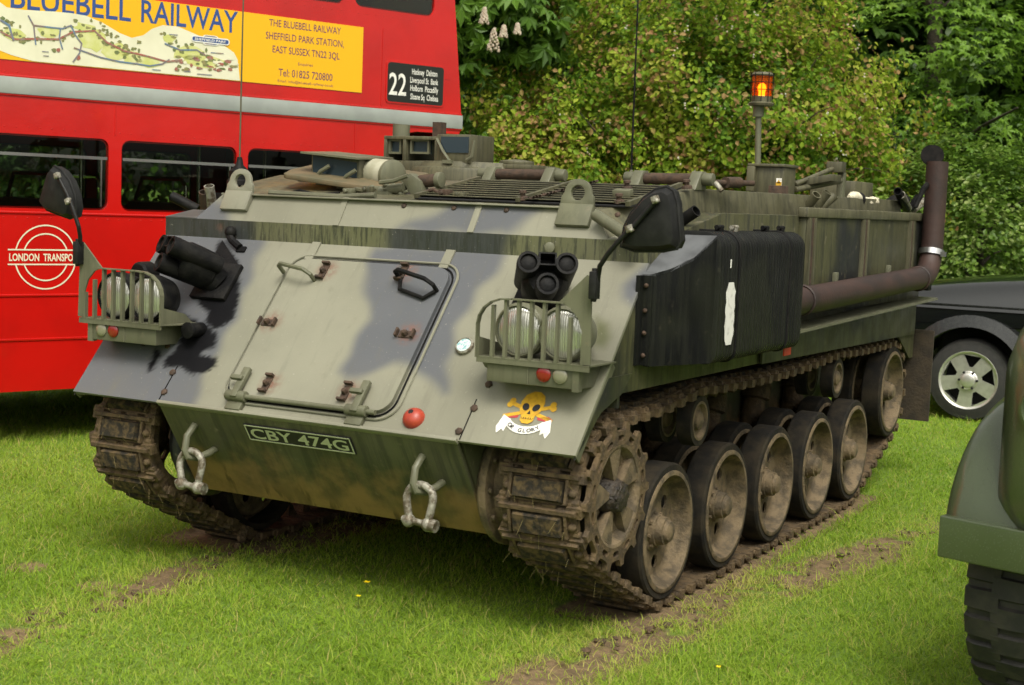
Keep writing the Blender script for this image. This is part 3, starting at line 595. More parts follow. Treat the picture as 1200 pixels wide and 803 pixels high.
for k in (-.13, -.02, .10, .2):
    m = MB(); q = A + e1 * (k + .12) - np.array((0, .05, .0)); m.cyl(q - (0, 0, .02), q + (0, 0, .02), .028, .02, 8); m.build('hatch_bolt', OLT, dh)
m = MB(); m.tube([Yp(316, 226, -.27), Yp(330, 227, -.27), Yp(400, 231, -.27), Yp(440, 229, -.27)], .014, 8); m.build('hatch_rail', OLT, apc)
m = MB(); a_ = Yp(432, 203, .14); b_ = Yp(458, 206, .08); m.lathe(a_, b_ - a_, [(.072, 0), (.074, .02), (.074, np.linalg.norm(b_ - a_))], 24); m.build('ventilator_cover', M('cream_cover', (.40, .385, .29), (.30, .285, .20), 12, .6), apc, .006)
m = MB(); m.lathe(b_, b_ - a_, [(.077, 0), (.077, .02), (.06, .03), (0, .034)], 24); m.build('ventilator_cap', OLT, apc)
m = MB(); m.prism([Yp(470, 210, -.1), Yp(482, 230, -.1), Yp(496, 230, -.1), Yp(492, 212, -.1), Yp(480, 203, -.1)], (0, .06, 0)); m.cyl(Yp(492, 213, -.05), Yp(514, 211, -.05), .030, n=14, mi=1); m.cyl(Yp(512, 211, -.05), Yp(518, 211, -.05), .036, n=14); m.tube([Yp(472, 233, -.1), Yp(473, 226, -.1), Yp(478, 224, -.1)], .009, 6); m.build('hatch_motor', [OLT, RUST], apc, .003)
m = MB(); 
for u, v, r in ((446, 224, .035), (458, 226, .026), (466, 222, .032), (436, 221, .025), (452, 217, .022), (441, 226, .02), (461, 218, .02), (470, 227, .022), (430, 225, .018)): m.ball(Yp(u, v, -.1), r * .72, 10, 6)
m.tube([Yp(425, 226, -.1), Yp(440, 221, -.1), Yp(455, 222, -.1)], .012, 8); m.cyl(Yp(456, 222, -.1), Yp(474, 220, -.1), .024, n=10); m.obox(Yp(448, 228, -.1), EX, (0, 1, 0), (0, 0, 1), .10, .05, .03); m.build('hinge_cluster', OLT, apc)
# ---- commander's cupola
CY = 1.35
def cup(u, v): return Yp(u, v, CY)
cc = (cup(450, 205) + cup(602, 205)) / 2; cr = abs(cup(602, 205)[0] - cup(450, 205)[0]) / 2
m = MB(); m.lathe((cc[0], CY + .35, 1.815), (0, 0, 1), [(cr, 0), (cr, .065), (cr * .98, .085), (cr * .93, .09), (cr * .9, .12), (0, .125)], 36); cu_ = m.build('commander_cupola', OLD, apc)
a, b2 = cup(449, 193), cup(512, 192); h_ = cup(449, 159)[2]
m = MB(); m.box(a[0], b2[0], CY, CY + .34, a[2] - .04, h_ - .14); m.box(a[0], b2[0], CY, CY + .34, h_ - .02, h_)
for xx in (a[0], a[0] + .13, b2[0] - .02): m.box(xx, xx + .02, CY + .0, CY + .34, h_ - .141, h_ - .019)
ps = m.build('sight_housing', OLD, cu_, .003)
for ua, ub in ((453, 468), (478, 501)):
    p0, p1 = cup(ua, 180), cup(ub, 161); m = MB(); y_ = CY + .03
    plate(m, [(p0[0], p0[2]), (p1[0], p0[2]), (p1[0], p1[2] - .01), (p0[0], p1[2] - .01)], [[(p0[0] + .012, p0[2] + .012), (p1[0] - .012, p0[2] + .012), (p1[0] - .012, p1[2] - .022), (p0[0] + .012, p1[2] - .022)]], .02, (0, y_, 0), EX, (0, 0, 1)); m.build('sight_frame', OLT, ps)
    m = MB(); m.box(p0[0], p1[0], y_ + .012, y_ + .02, p0[2], p1[2]); m.build('sight_glass', GLASSD, ps)
p0, p1 = cup(513, 191), cup(554, 158)
m = MB(); m.box(p0[0], p1[0], CY - .02, CY + .25, p0[2], p1[2]); ps2 = m.build('periscope_block', OLD, cu_, .006)
g0, g1 = cup(519, 179), cup(552, 160); m = MB(); m.box(g0[0], g1[0], CY - .026, CY - .019, g0[2], g1[2] - .004); m.build('periscope_window', GLASSD, ps2)
m = MB(); m.tube([cup(516, 163) - (0, .04, 0), cup(524, 178) - (0, .045, 0), cup(531, 189) - (0, .04, 0)], .009, 6); m.build('wiper_arm', OLT, ps2); m = MB(); m.tube([cup(551, 188) - (0, .04, 0), cup(557, 184) - (0, .04, 0), cup(559, 165) - (0, .03, 0)], .009, 6); m.build('wiper_linkage', OLT, ps2); m = MB(); m.obox(cup(529, 190) - (0, .04, 0), EX, (0, 1, 0), (0, 0, 1), .06, .03, .02); m.build('wiper_motor', OLT, ps2)
m = MB(); q = cup(459, 157); m.cyl((q[0], CY + .1, h_ - .002), (q[0], CY + .1, cup(459, 145)[2]), .05, n=18); m.build('rotor_cap', OLT, ps)
m = MB(); q = cup(503, 150); m.box(q[0] - .028, q[0] + .028, CY + .08, CY + .14, h_ - .002, cup(503, 142)[2]); m.build('spotter_stub', RUST, ps)
m = MB(); m.box(cup(556, 200)[0], cup(612, 200)[0], CY + .1, CY + .4, 1.905, 1.93); m.lathe((cup(585, 195)[0], CY + .2, 1.93), (0, 0, 1), [(.10, 0), (.10, .02), (.03, .03), (0, .03)], 16); m.build('cupola_plate', OLD, cu_, .004)
# ---- warning beacon
BY = 1.9
p0, p1 = Yp(876, 222, BY), Yp(921, 196, BY)
m = MB(); m.box(p0[0] + .02, p1[0] - .01, BY, BY + .2, 1.82, p1[2]); m.box(p0[0], p1[0], BY - .02, BY + .22, p1[2], p1[2] + .016); m.box(p0[0], p0[0] + .045, BY - .03, BY, 1.83, p1[2]); bx = m.build('beacon_box', OLD, apc, .004)
q0, q1 = Yp(909, 219, BY - .01), Yp(916, 209, BY - .01); m = MB(); m.box(q0[0], q1[0], BY - .008, BY - .004, q0[2], q1[2]); lb = m.build('warning_label', WHT, bx)
m = MB(); m.box(q0[0], q1[0], BY - .0105, BY - .0085, q0[2], (q0[2] * .45 + q1[2] * .55)); m.prism([((q0[0] + q1[0]) / 2 - .012, BY - .0105, q1[2] - .028), ((q0[0] + q1[0]) / 2 + .012, BY - .0105, q1[2] - .028), ((q0[0] + q1[0]) / 2, BY - .0105, q1[2] - .008)], (0, .001, 0)); m.build('label_print', YEL, lb)
pb0 = Yp(888, 195, BY + .1); pb1 = Yp(889, 124, BY + .1)
m = MB(); m.cyl((pb0[0], BY + .1, p1[2]), (pb1[0], BY + .1, pb1[2] + .01), .017, n=12); m.cyl((pb1[0], BY + .1, pb1[2] - .06), (pb1[0], BY + .1, pb1[2]), .03); m.build('beacon_pole', OLT, apc)
bz = pb1[2]; bt = Yp(889, 86, BY + .1)[2]; bc = (pb1[0] + .014, BY + .1)
m = MB(); m.lathe((bc[0], bc[1], bz), (0, 0, 1), [(.066, 0), (.07, .012), (.066, .016), (.055, .02), (.055, .05), (0, .051)], 24); be = m.build('warning_beacon', OLD, apc)
m = MB(); m.ring((bc[0], bc[1], bz + .051), (0, 0, 1), [(.055, 0), (.057, bt - bz - .065), (.053, bt - bz - .065), (.051, 0)], 28); m.build('beacon_lens', AMBER, be)
m = MB(); m.lathe((bc[0], bc[1], bt - .014), (0, 0, 1), [(.058, 0), (.06, .006), (.05, .018), (0, .02)], 24); m.build('beacon_cap', OLD, be)
m = MB(); m.cyl((bc[0], bc[1], bz + .051), (bc[0], bc[1], bz + .075), .018); m.ball((bc[0], bc[1], bz + .095), .024, 12, 8, sc=(1, 1, 1.2)); m.build('beacon_bulb', BULB, be)
m = MB()
for k in range(10): t = 2 * PI * k / 10; m.cyl((bc[0] + .063 * math.cos(t), bc[1] + .063 * math.sin(t), bz + .02), (bc[0] + .063 * math.cos(t), bc[1] + .063 * math.sin(t), bt), .0022, n=5)
for zz in (.085, .125, .16): m.tube([(bc[0] + .063 * math.cos(t), bc[1] + .063 * math.sin(t), bz + zz) for t in np.linspace(0, 2 * PI, 25)[:-1]], .0022, 5, closed=True)
m.build('beacon_cage', BLK, be)
# ---- rear roof hatch furniture, discharger tubes, antennas
m = MB(); A = Yp(932, 216, 2.2); B = Yp(980, 196, 2.6); m.tube([A, B], .014, 8); m.obox(B, EX, (0, 1, 0), (0, 0, 1), .09, .09, .06); m.tube([A + (0, 0, -.03), Yp(985, 212, 2.6)], .018, 8); m.obox(Yp(950, 214, 2.4), (1, 0, .2), (0, 1, 0), (0, 0, 1), .30, .20, .04); m.build('hatch_strut', OLD, apc, .003)
m = MB(); q = Xp(984, 246, 1.12); m.box(q[0] - .018, q[0] + .018, q[1] - .03, q[1] + .03, 1.71, Xp(984, 202, 1.12)[2]); m.build('antenna_post', OLT, apc, .003)
m = MB(); q0 = Yp(955, 222, 3.2); q1 = Yp(1008, 213, 3.2); m.box(q0[0], q1[0], 3.1, 3.5, 1.82, q1[2]); m.build('rear_vent_box', OLD, apc, .006)
m = MB(); q = Yp(918, 236, 1.75); m.box(q[0] - .035, q[0] + .035, 1.6, 1.72, 1.74, 1.86); m.build('junction_box', RUST, apc, .004)
def dtube(a, b, r=.030, mt=BLK):
    a = np.array(a); b = np.array(b); L = np.linalg.norm(b - a); m = MB(); m.lathe(a, b - a, [(r, 0), (r, L), (r * .82, L), (r * .82, L - .05), (0, L - .052)], 14); m.build('smoke_discharger', mt, apc)
for u0, v0, u1, v1 in ((944, 245, 957, 228), (955, 245, 970, 225), (960, 245, 978, 229)): dtube(Xp(u0, v0, 1.15), Xp(u1, v1, 1.22), .026, OLD)
for u0, v0, u1, v1, mt in ((1062, 246, 1052, 224, BLK), (1066, 246, 1077, 230, BLK), (1070, 246, 1092, 230, GALV), (1064, 244, 1056, 228, GALV)): dtube(Xp(u0, v0, 1.15), Xp(u1, v1, 1.2), .026, mt)
for u0, v0, u1, v1, mt in ((232, 246, 201, 230, BLK), (241, 248, 239, 225, RUST), (249, 246, 245, 218, GALV)): dtube(Yp(u0, v0, -.1), Yp(u1, v1, -.15), .026, mt)
dtube(Yp(698, 252, -.38), Yp(748, 285, -.46), .025, OLT); dtube(Xp(797, 260, 1.2), Xp(816, 247, 1.28), .026, BLK)
m = MB(); q = Yp(1052, 236, 3.5); m.lathe(Xp(1050, 240, 1.1), (-.3, -.5, .8), [(.10, 0), (.09, .03), (.05, .05), (0, .055)], 18); m.build('cable_drum', BLK, apc)
m = MB(); m.box(*sorted((Yp(252, 246, -.02)[0], Yp(276, 246, -.02)[0])), -.06, .10, 1.62, Yp(262, 226, -.02)[2]); m.lathe((Yp(277, 226, .0)[0], .02, 1.62), (0, 0, 1), [(.05, 0), (.05, .12), (.062, .13), (.062, .15), (.05, .16), (.05, .20), (.02, .23), (.012, .27)], 14); ab = m.build('antenna_base', BLK, apc)
q = np.array((Yp(277, 226, .0)[0], .02, 1.88)); m = MB(); m.tube([q, q + (.0, 0, .7), q + (.01, 0, 1.5)], [.0045, .0036, .003], 6); m.build('antenna_rod', OLD, ab)
q = Yp(739, 216, 1.0); m = MB(); m.lathe((q[0], 1.0, 1.815), (0, 0, 1), [(.035, 0), (.035, .03), (.012, .05), (.008, .09)], 12); ab = m.build('antenna_base', OLT, apc)
m = MB(); m.tube([(q[0], 1.0, 1.90), (q[0] - .005, 1.0, 2.6), (q[0] - .012, 1.0, 3.3)], [.0055, .004, .003], 6); m.build('antenna_rod', BLK, ab)
# ---- flank: front panel, ribbed box, bins, exhaust
def Xq(u, v, x): p = Xp(u, v, x); return (p[1], p[2])
m = MB(); fp = [(1.30, -.44), (1.44, -.10)]
def panel_top(t): return 1.455 + (1.612 - 1.455) * (t ** .85 if t < .7 else .738 + (t - .7) * .873)
N = 14; top = []; bot = []
for k in range(N + 1):
    t = k / N; x = 1.30 + .14 * t; y = -.44 + .34 * t; zt = 1.455 + .160 * (.45 * t + .55 * t ** 3.2); top.append((x, y, zt)); bot.append((x, y, 1.085))
V = bot + top + [(p[0] - .02, p[1] + .01, p[2]) for p in bot] + [(p[0] - .02, p[1] + .01, p[2]) for p in top]; n = N + 1
F = [(k, k + 1, n + k + 1, n + k) for k in range(N)] + [(2 * n + k + 1, 2 * n + k, 3 * n + k, 3 * n + k + 1) for k in range(N)] + [(n + k, n + k + 1, 3 * n + k + 1, 3 * n + k) for k in range(N)] + [(k + 1, k, 2 * n + k, 2 * n + k + 1) for k in range(N)] + [(0, n, 3 * n, 2 * n), (N, 2 * n + N, 3 * n + N, n + N)]
m.add(V, F); sp = m.build('box_front_panel', BLKS, apc)
# upper infill behind the panel, seen as the pale wedge
m = MB(); m.prism([top[0], top[4], top[9], top[14], (1.262, -.10, 1.612), (1.262, -.44, 1.455)], (0, 0, -.012)); m.build('box_top_sheet', M('faded_black_sheet', (.10, .105, .11), (.05, .052, .055), 8, .45), sp)
m = MB(); m.box(1.262, 1.31, -.452, -.434, 1.09, 1.45); m.box(1.258, 1.275, -.49, -.44, 1.09, 1.45); m.build('panel_flange', BLKS, sp)
for z in (1.13, 1.22, 1.31, 1.41): m = MB(); m.ball((1.288, -.456, z), .010, 8, 6); m.build('rivet', RUST, sp)
RB0, RB1 = -.10, 1.02; n_r = 34; prof = []
x_in, x_out, z0, z1, rr, rb_ = 1.272, 1.45, 1.088, 1.62, .065, .04
for a in range(90, -1, -15): prof.append((x_out - rr + rr * math.cos(R(a)), z1 - rr + rr * math.sin(R(a)), math.cos(R(a)), math.sin(R(a))))
for a in range(0, -91, -15): prof.append((x_out - rb_ + rb_ * math.cos(R(a)), z0 + rb_ + rb_ * math.sin(R(a)), math.cos(R(a)), math.sin(R(a))))
prof = [(x_in, z1, 0, 1)] + prof + [(x_in, z0, 0, -1)]
ys = []; 
for k in range(n_r):
    for q, d in ((0, 0), (.12, .010), (.6, .010), (.9, 0)): ys.append((RB0 + (RB1 - RB0) * (k + q) / n_r, d))
ys.append((RB1, 0)); V = []; P = len(prof)
for y, d in ys:
    for x, z, nx, nz in prof: V.append((x + nx * d, y, z + nz * d))
F = [(j * P + i, j * P + i + 1, (j + 1) * P + i + 1, (j + 1) * P + i) for j in range(len(ys) - 1) for i in range(P - 1)] + [tuple(range(P)), tuple(range((len(ys) - 1) * P, len(ys) * P))]
m = MB(); m.add(V, F); rbx = m.build('ribbed_side_box', BLKS, apc, sharp=30)
for y in (.12, .80): m = MB(); m.tube([(x + nx * .012, y, z + nz * .012) for x, z, nx, nz in prof], .006, 6); m.build('strap', BLK, rbx)
for y in (.10, .28, .68, .90):
    m = MB(); m.obox((1.37, y, 1.632), EX, (0, 1, 0), (0, 0, 1), .03, .03, .036); m.cyl((1.37, y - .035, 1.648), (1.37, y + .035, 1.648), .010); m.build('strap_buckle', BLK if y != .28 else GALV, rbx)
a, b2 = Xq(857, 331, x_out + .012), Xq(855, 404, x_out + .012)
m = MB(); zz = np.linspace(b2[1], a[1], 14); w_ = .058
we = [min(1, .55 + .25 * min(k, 13 - k)) for k in range(14)]; L = [(x_out + .0128, a[0] - w_ * we[k] * (.92 + .08 * math.sin(k * 1.9)), z) for k, z in enumerate(zz)]; Rr = [(x_out + .0128, a[0] + w_ * we[k] * (.92 + .08 * math.cos(k * 2.3)), z) for k, z in enumerate(zz)]
m.add(L + Rr, [(k, k + 1, 14 + k + 1, 14 + k) for k in range(13)]); a = Xq(856, 309, x_out + .01); m.add([(x_out + .0128, a[0] - .008, a[1] - .018), (x_out + .0128, a[0] + .008, a[1] - .018), (x_out + .0128, a[0] + .008, a[1] + .018), (x_out + .0128, a[0] - .008, a[1] + .018)], [(0, 1, 2, 3)])
m.build('white_stripe', WHT, rbx)
q = Xp(923, 408, 1.40); m = MB(); m.box(1.395, 1.401, q[1] - .05, q[1] + .05, q[2] - .035, q[2] + .03); m.box(1.27, 1.395, q[1] + .02, q[1] + .03, q[2], q[2] + .03); m.build('red_reflector', REDP, apc)
# stowage bins on the rear flank
m = MB(); m.box(1.258, 1.30, 1.50, 3.94, 1.20, 1.745); bn = m.build('side_bin', OLV, apc, .006)
m = MB(); m.box(1.258, 1.315, 1.48, 3.95, 1.70, 1.752); m.build('bin_lid', OLD, bn, .008)
for y in (1.56, 2.55, 3.60): m = MB(); m.box(1.30, 1.322, y - .05, y - .03, 1.28, 1.70); m.box(1.30, 1.322, y + .03, y + .05, 1.28, 1.70); m.box(1.30, 1.314, y - .03, y + .03, 1.28, 1.70, 1); m.build('bin_batten', [OLD, RUST], bn)
for y, z in ((2.02, 1.36), (3.1, 1.38)): m = MB(); m.box(1.30, 1.325, y - .02, y + .02, z - .05, z + .05); m.build('bin_catch', OLT, bn, .003)
m = MB(); m.box(1.24, 1.36, 3.95, 4.03, 1.25, 1.72); m.build('rear_corner_box', BLK, apc, .006)
m = MB(); m.prism([(1.255, 1.0, 1.135), (1.42, 1.0, 1.135), (1.42, 3.96, 1.195), (1.255, 3.96, 1.195)], (0, 0, .014)); m.build('exhaust_shelf', OLT, apc)
m = MB(); m.prism([(1.268, y, z) for y, z in ((1.0, .985), (3.98, .96), (3.98, 1.19), (1.0, 1.13))], (.012, 0, 0)); m.build('sponson_skirt', OLV, apc)
xe = 1.385; el = [(xe, .98, 1.29), (xe, 1.5, 1.295), (xe, 3.62, 1.345)] + [(xe, 3.66 + .20 * math.sin(R(a)), 1.55 - .20 * math.cos(R(a))) for a in (15, 30, 45, 60, 75, 90)] + [(xe, 3.865, 1.8), (xe, 3.865, 2.085)]
m = MB(); m.tube(el, .07, 18); ex = m.build('exhaust_pipe', PIPE, apc, sharp=60)
for i, y in ((0, 1.22), (0, 3.55)): m = MB(); m.tube([(xe + .073 * math.cos(t), y, 1.29 + (y - 1.) * .02 + .073 * math.sin(t)) for t in np.linspace(0, 2 * PI, 25)[:-1]], .008, 6, closed=True); m.build('pipe_joint', PIPE, ex)
m = MB(); m.ring((xe, 3.85, 1.50), (0, .28, 1), [(.072, -.018), (.081, -.018), (.081, .018), (.072, .018)], 24); m.obox((xe + .085, 3.82, 1.495), EX, (0, 1, 0), (0, 0, 1), .03, .03, .03); m.build('pipe_clamp', STEEL, ex)
q = Xp(1097, 183, xe - .02); m = MB(); m.lathe(q + (-.02, -.02, .0), (.25, -.80, .35), [(.073, 0), (.073, .012), (.0, .0125)], 26); m.obox(q + (.03, .03, -.07), (0, .5, .5), EX, (0, -.5, .5), .05, .06, .02); m.build('rain_flap', M('sooty_flap', (.006, .006, .006), (.014, .012, .011), 20, .9, spec=.1), ex)
m = MB(); m.tube([Xp(1072, 243, 1.30), Xp(1082, 222, 1.34), Xp(1096, 204, xe - .05)], .018, 8); m.build('pipe_stay', BLK, apc)
# ---- rear mudflap
m = MB(); FLAP = M('muddy_flap', (.050, .036, .021), (.026, .020, .013), 14, .9, bmp=.5); m.box(.86, 1.39, 4.05, 4.065, .38, .985); m.build('rear_mudflap', FLAP, apc); m = MB(); m.box(-1.39, -.86, 4.05, 4.065, .38, .985); m.build('rear_mudflap', FLAP, apc)
m = MB(); m.prism([(1.262, 3.6, .985), (1.262, 4.04, .985), (1.262, 4.04, .80), (1.262, 3.95, .80)], (-.012, 0, 0)); m.build('flap_bracket', OLV, apc)
# ================================================================ running gear
WX = 1.246; WR = .299; WZ = .329; PITCH = .705
SY, SZ, SR = -.585, .577, .255
IY, IZ, IR = 3.62, .607, .285
def wheel_meshes():
    t = MB(); t.ring((0, 0, 0), EX, [(WR - .008, 0), (WR, -.010), (WR, -.112), (WR - .008, -.122), (.266, -.122), (.266, 0)], 48)
    tyre = t.mesh('tyre', RUBM)
    d = MB(); d.lathe((0, 0, 0), EX, [(.2665, -.118), (.2665, .004), (.262, .007), (.246, .007), (.242, -.002), (.236, -.03), (.228, -.058), (.214, -.072), (.198, -.076)], 48, caps=False)
    plate(d, circ(0, 0, .20, 48), [circ(.152 * math.cos(a), .152 * math.sin(a), .031, 14) for a in [2 * PI * k / 6 + .3 for k in range(6)]], .01, (-.078, 0, 0), (0, 1, 0), (0, 0, 1))
    disc = d.mesh('wheel_disc', WHLM)
    h = MB(); h.lathe((0, 0, 0), EX, [(.098, -.076), (.092, -.068), (.074, -.064), (.070, -.040), (.064, -.038), (.060, -.006), (.050, -.004), (.044, .012), (.026, .020), (0, .021)], 24)
    for k in range(8): a = 2 * PI * k / 8; h.cyl((-.062, .075 * math.cos(a), .075 * math.sin(a)), (-.050, .075 * math.cos(a), .075 * math.sin(a)), .009, n=6)
    hub = h.mesh('hub', WHLM)
    return tyre, disc, hub
tyre_me, disc_me, hub_me = wheel_meshes()
def rollr():
    t = MB(); t.ring((0, 0, 0), EX, [(.115, 0), (.115, -.07), (.088, -.07), (.088, 0)], 30, 0); t.lathe((0, 0, 0), EX, [(.089, -.065), (.089, .002), (.078, .002), (.07, -.02), (.045, -.025), (.04, .0), (.02, .01), (0, .011)], 30, 1)
    return t.mesh('return_roller', [RUBM, WHLM])
roll_me = rollr()
def wheel(x, y, z, s, name='road_wheel', sc=1.):
    root = link(name, tyre_me, apc, (x, y, z)); root.rotation_euler = (random.uniform(0, 6), 0, 0 if s > 0 else PI); root.scale = (1, sc, sc)
    for nm, me in (('wheel_disc', disc_me), ('hub', hub_me)): o = bpy.data.objects.new(nm, me); COL.objects.link(o); o.parent = root
    return root
for s in (-1, 1):
    for i in range(5):
        wheel(s * WX, i * PITCH, WZ, s); wheel(s * (WX - .185), i * PITCH, WZ, s)
    wheel(s * WX, IY, IZ, s, 'idler_wheel', .97); wheel(s * (WX - .185), IY, IZ, s, 'idler_wheel', .97)
    for y, z in ((.335, .775), (2.44, .792)):
        for dx in (.01, .16): o = link('return_roller', roll_me, apc, (s * (WX - dx), y, z)); o.rotation_euler = (0, 0, 0 if s > 0 else PI)
    for i in range(5):   # suspension arms and dampers in the dark behind the wheels
        m = MB(); y = i * PITCH; m.cyl((s * .76, y + .32, .45), (s * .95, y + .32, .45), .07); m.hexa([(s * .93, y - .05, .28), (s * .95, y - .05, .28), (s * .95, y + .4, .40), (s * .93, y + .4, .40), (s * .93, y - .05, .38), (s * .95, y - .05, .38), (s * .95, y + .4, .50), (s * .93, y + .4, .50)]); m.build('suspension_arm', MUDM, apc)
        m = MB(); m.lathe((s * .82, y + .1, .60), (0, .3, 1), [(.05, -.18), (.065, -.15), (.065, .05), (.085, .06), (.085, .14), (.06, .2)], 14); m.build('damper', MUDM, apc)
    # final drive housing and sprocket
    m = MB(); m.lathe((s * .757, SY, SZ), (s, 0, 0), [(.24, 0), (.26, .02), (.26, .05), (.20, .055), (.19, .13), (.12, .14)], 30)
    for k in range(12): a = 2 * PI * k / 12; m.cyl((s * .81, SY + .23 * math.cos(a), SZ + .23 * math.sin(a)), (s * .825, SY + .23 * math.cos(a), SZ + .23 * math.sin(a)), .013, n=6)
    m.build('final_drive', OLV if s < 0 else WHLM, apc, .003)
    nt_ = 14; gear = []
    for k in range(nt_):
        for f_, r_ in ((-.32, .262), (-.18, .268), (-.10, .298), (.10, .298), (.18, .268), (.32, .262)): t = 2 * PI * (k + f_) / nt_; gear.append((r_ * math.cos(t), r_ * math.sin(t)))
    slots = []
    for k in range(nt_):
        t = 2 * PI * (k + .5) / nt_; c_ = (.234 * math.cos(t), .234 * math.sin(t)); e1_ = (-math.sin(t), math.cos(t)); e2_ = (math.cos(t), math.sin(t))
        slots.append([(c_[0] + e1_[0] * a * .026 + e2_[0] * b_ * .012, c_[1] + e1_[1] * a * .026 + e2_[1] * b_ * .012) for a, b_ in ((-1, -.6), (-.6, -1), (.6, -1), (1, -.6), (1, .6), (.6, 1), (-.6, 1), (-1, .6))])
    m = MB(); plate(m, gear, [circ(0, 0, .205, 40)] + slots, .022, (s * (WX + .012), SY, SZ), (0, 1, 0), (0, 0, 1)); plate(m, gear, [circ(0, 0, .205, 40)], .022, (s * (WX - .30), SY, SZ), (0, 1, 0), (0, 0, 1)); spk = m.build('drive_sprocket', MUDM, apc)
    m = MB(); m.lathe((s * (WX + .012), SY, SZ), (s, 0, 0), [(.207, -.012), (.207, .012), (.195, .008), (.175, -.03), (.11, -.055), (.075, -.05)], 40, caps=False); m.build('sprocket_dish', WHLM, spk)
    for k in range(5):
        t = 2 * PI * k / 5 + .5; e = np.array((0, math.cos(t), math.sin(t))); q = np.array((0, -math.sin(t), math.cos(t))); o_ = np.array((s * (WX + .012), SY, SZ)); m = MB()
        m.add([o_ + e * .065 + q * .012 + EX * s * .0, o_ + e * .065 - q * .012 + EX * s * .0, o_ + e * .19 - q * .055 + EX * s * .004, o_ + e * .19 + q * .055 + EX * s * .004, o_ + e * .07 - EX * s * .06, o_ + e * .19 - q * .06 - EX * s * .03, o_ + e * .19 + q * .06 - EX * s * .03], [(0, 1, 2, 3), (1, 4, 5, 2), (0, 3, 6, 4), (2, 5, 6, 3)]); m.build('sprocket_spoke', WHLM, spk)
    m = MB(); m.lathe((s * (WX - .05), SY, SZ), (s, 0, 0), [(.075, 0), (.073, .05), (.066, .065), (.060, .085), (.045, .095), (.02, .10), (0, .098)], 20)
    for k in range(8): a = 2 * PI * k / 8; m.cyl((s * (WX + .01), SY + .052 * math.cos(a), SZ + .052 * math.sin(a)), (s * (WX + .042), SY + .052 * math.cos(a), SZ + .052 * math.sin(a)), .010, n=6)
    m.build('sprocket_hub', M('greasy_hub', (.018, .014, .011), (.05, .037, .024), 40, .55, bmp=.9, bscale=50, bdist=.02), spk)
# ---- tracks: closed path in the y/z plane, links laid along it
def arc_pts(cy, cz, r, a0, a1, n): return [(cy + r * math.cos(R(a0 + (a1 - a0) * k / n)), cz + r * math.sin(R(a0 + (a1 - a0) * k / n))) for k in range(n + 1)]
TP = []
TP += arc_pts(SY, SZ, .285, 85, 232, 16)                 # round the sprocket, top to lower front
TP += arc_pts(0, WZ, WR + .016, 236, 270, 4)             # under the first wheel
TP += [(y, WZ - WR - .016) for y in np.linspace(.1, 4 * PITCH - .1, 12)]
TP += arc_pts(4 * PITCH, WZ, WR + .016, 270, 297, 4)
TP += arc_pts(IY, IZ, IR + .022, 297, 452, 16)
def sag(y0, z0, y1, z1, d, n): return [(y0 + (y1 - y0) * t, z0 + (z1 - z0) * t - d * 4 * t * (1 - t)) for t in np.linspace(0, 1, n + 1)[1:-1]]
TP += sag(IY, IZ + IR + .022, 2.44, .792 + .133, .012, 6) + arc_pts(2.44, .792, .133, 80, 100, 2) + sag(2.42, .925, .335, .775 + .133, .03, 10) + arc_pts(.335, .775, .133, 80, 100, 2) + sag(.31, .908, SY + .02, SZ + .287, .02, 6)
TP = np.array(TP); seg = np.hypot(*(np.roll(TP, -1, 0) - TP).T); cum = np.concatenate([[0], np.cumsum(seg)]); LT = cum[-1]
NL = int(round(LT / .127)); 
def tpos(d):
    d %= LT; i = int(np.searchsorted(cum, d, 'right') - 1); i = min(i, len(TP) - 1); t = (d - cum[i]) / max(seg[i], 1e-9); return TP[i] * (1 - t) + TP[(i + 1) % len(TP)] * t
def link_mesh():
    m = MB(); w = .343 / 2   # x lateral, y along, z outward
    m.box(-w * .95, w * .95, -.060, .050, -.014, .012)
    m.hexa([(-.108, -.052, .012), (.108, -.052, .012), (.108, .034, .012), (-.108, .034, .012), (-.100, -.045, .048), (.100, -.045, .048), (.100, .027, .048), (-.100, .027, .048)], 1)
    m.hexa([(-w, .036, -.012), (w, .036, -.012), (w, .066, -.012), (-w, .066, -.012), (-w * .97, .043, .036), (w * .97, .043, .036), (w * .97, .059, .036), (-w * .97, .059, .036)])
    for x in (-.155, -.05, .05, .155): m.box(x - .030, x + .030, .030, .074, -.016, .020)
    for sx in (-1, 1):
        m.lathe((sx * w, .060, .004), (sx, 0, 0), [(.019, -.02), (.019, .006), (.012, .014), (0, .016)], 8)
        m.lathe((sx * w * .96, -.046, .002), (sx, 0, 0), [(.015, -.02), (.015, .008), (0, .012)], 8)
        m.box(sx * .122 - .006, sx * .122 + .006, -.055, .040, .010, .034); m.ball((sx * .143, -.010, .014), .019, 8, 5)
    m.hexa([(-.028, -.035, -.012), (.028, -.035, -.012), (.028, .035, -.012), (-.028, .035, -.012), (-.014, -.010, -.075), (.014, -.010, -.075), (.014, .012, -.075), (-.014, .012, -.075)][::-1] if False else [(-.014, -.010, -.075), (.014, -.010, -.075), (.014, .012, -.075), (-.014, .012, -.075), (-.028, -.035, -.012), (.028, -.035, -.012), (.028, .035, -.012), (-.028, .035, -.012)])
    return m.mesh('track_link', [MUDM, PADM])
tl_me = link_mesh()
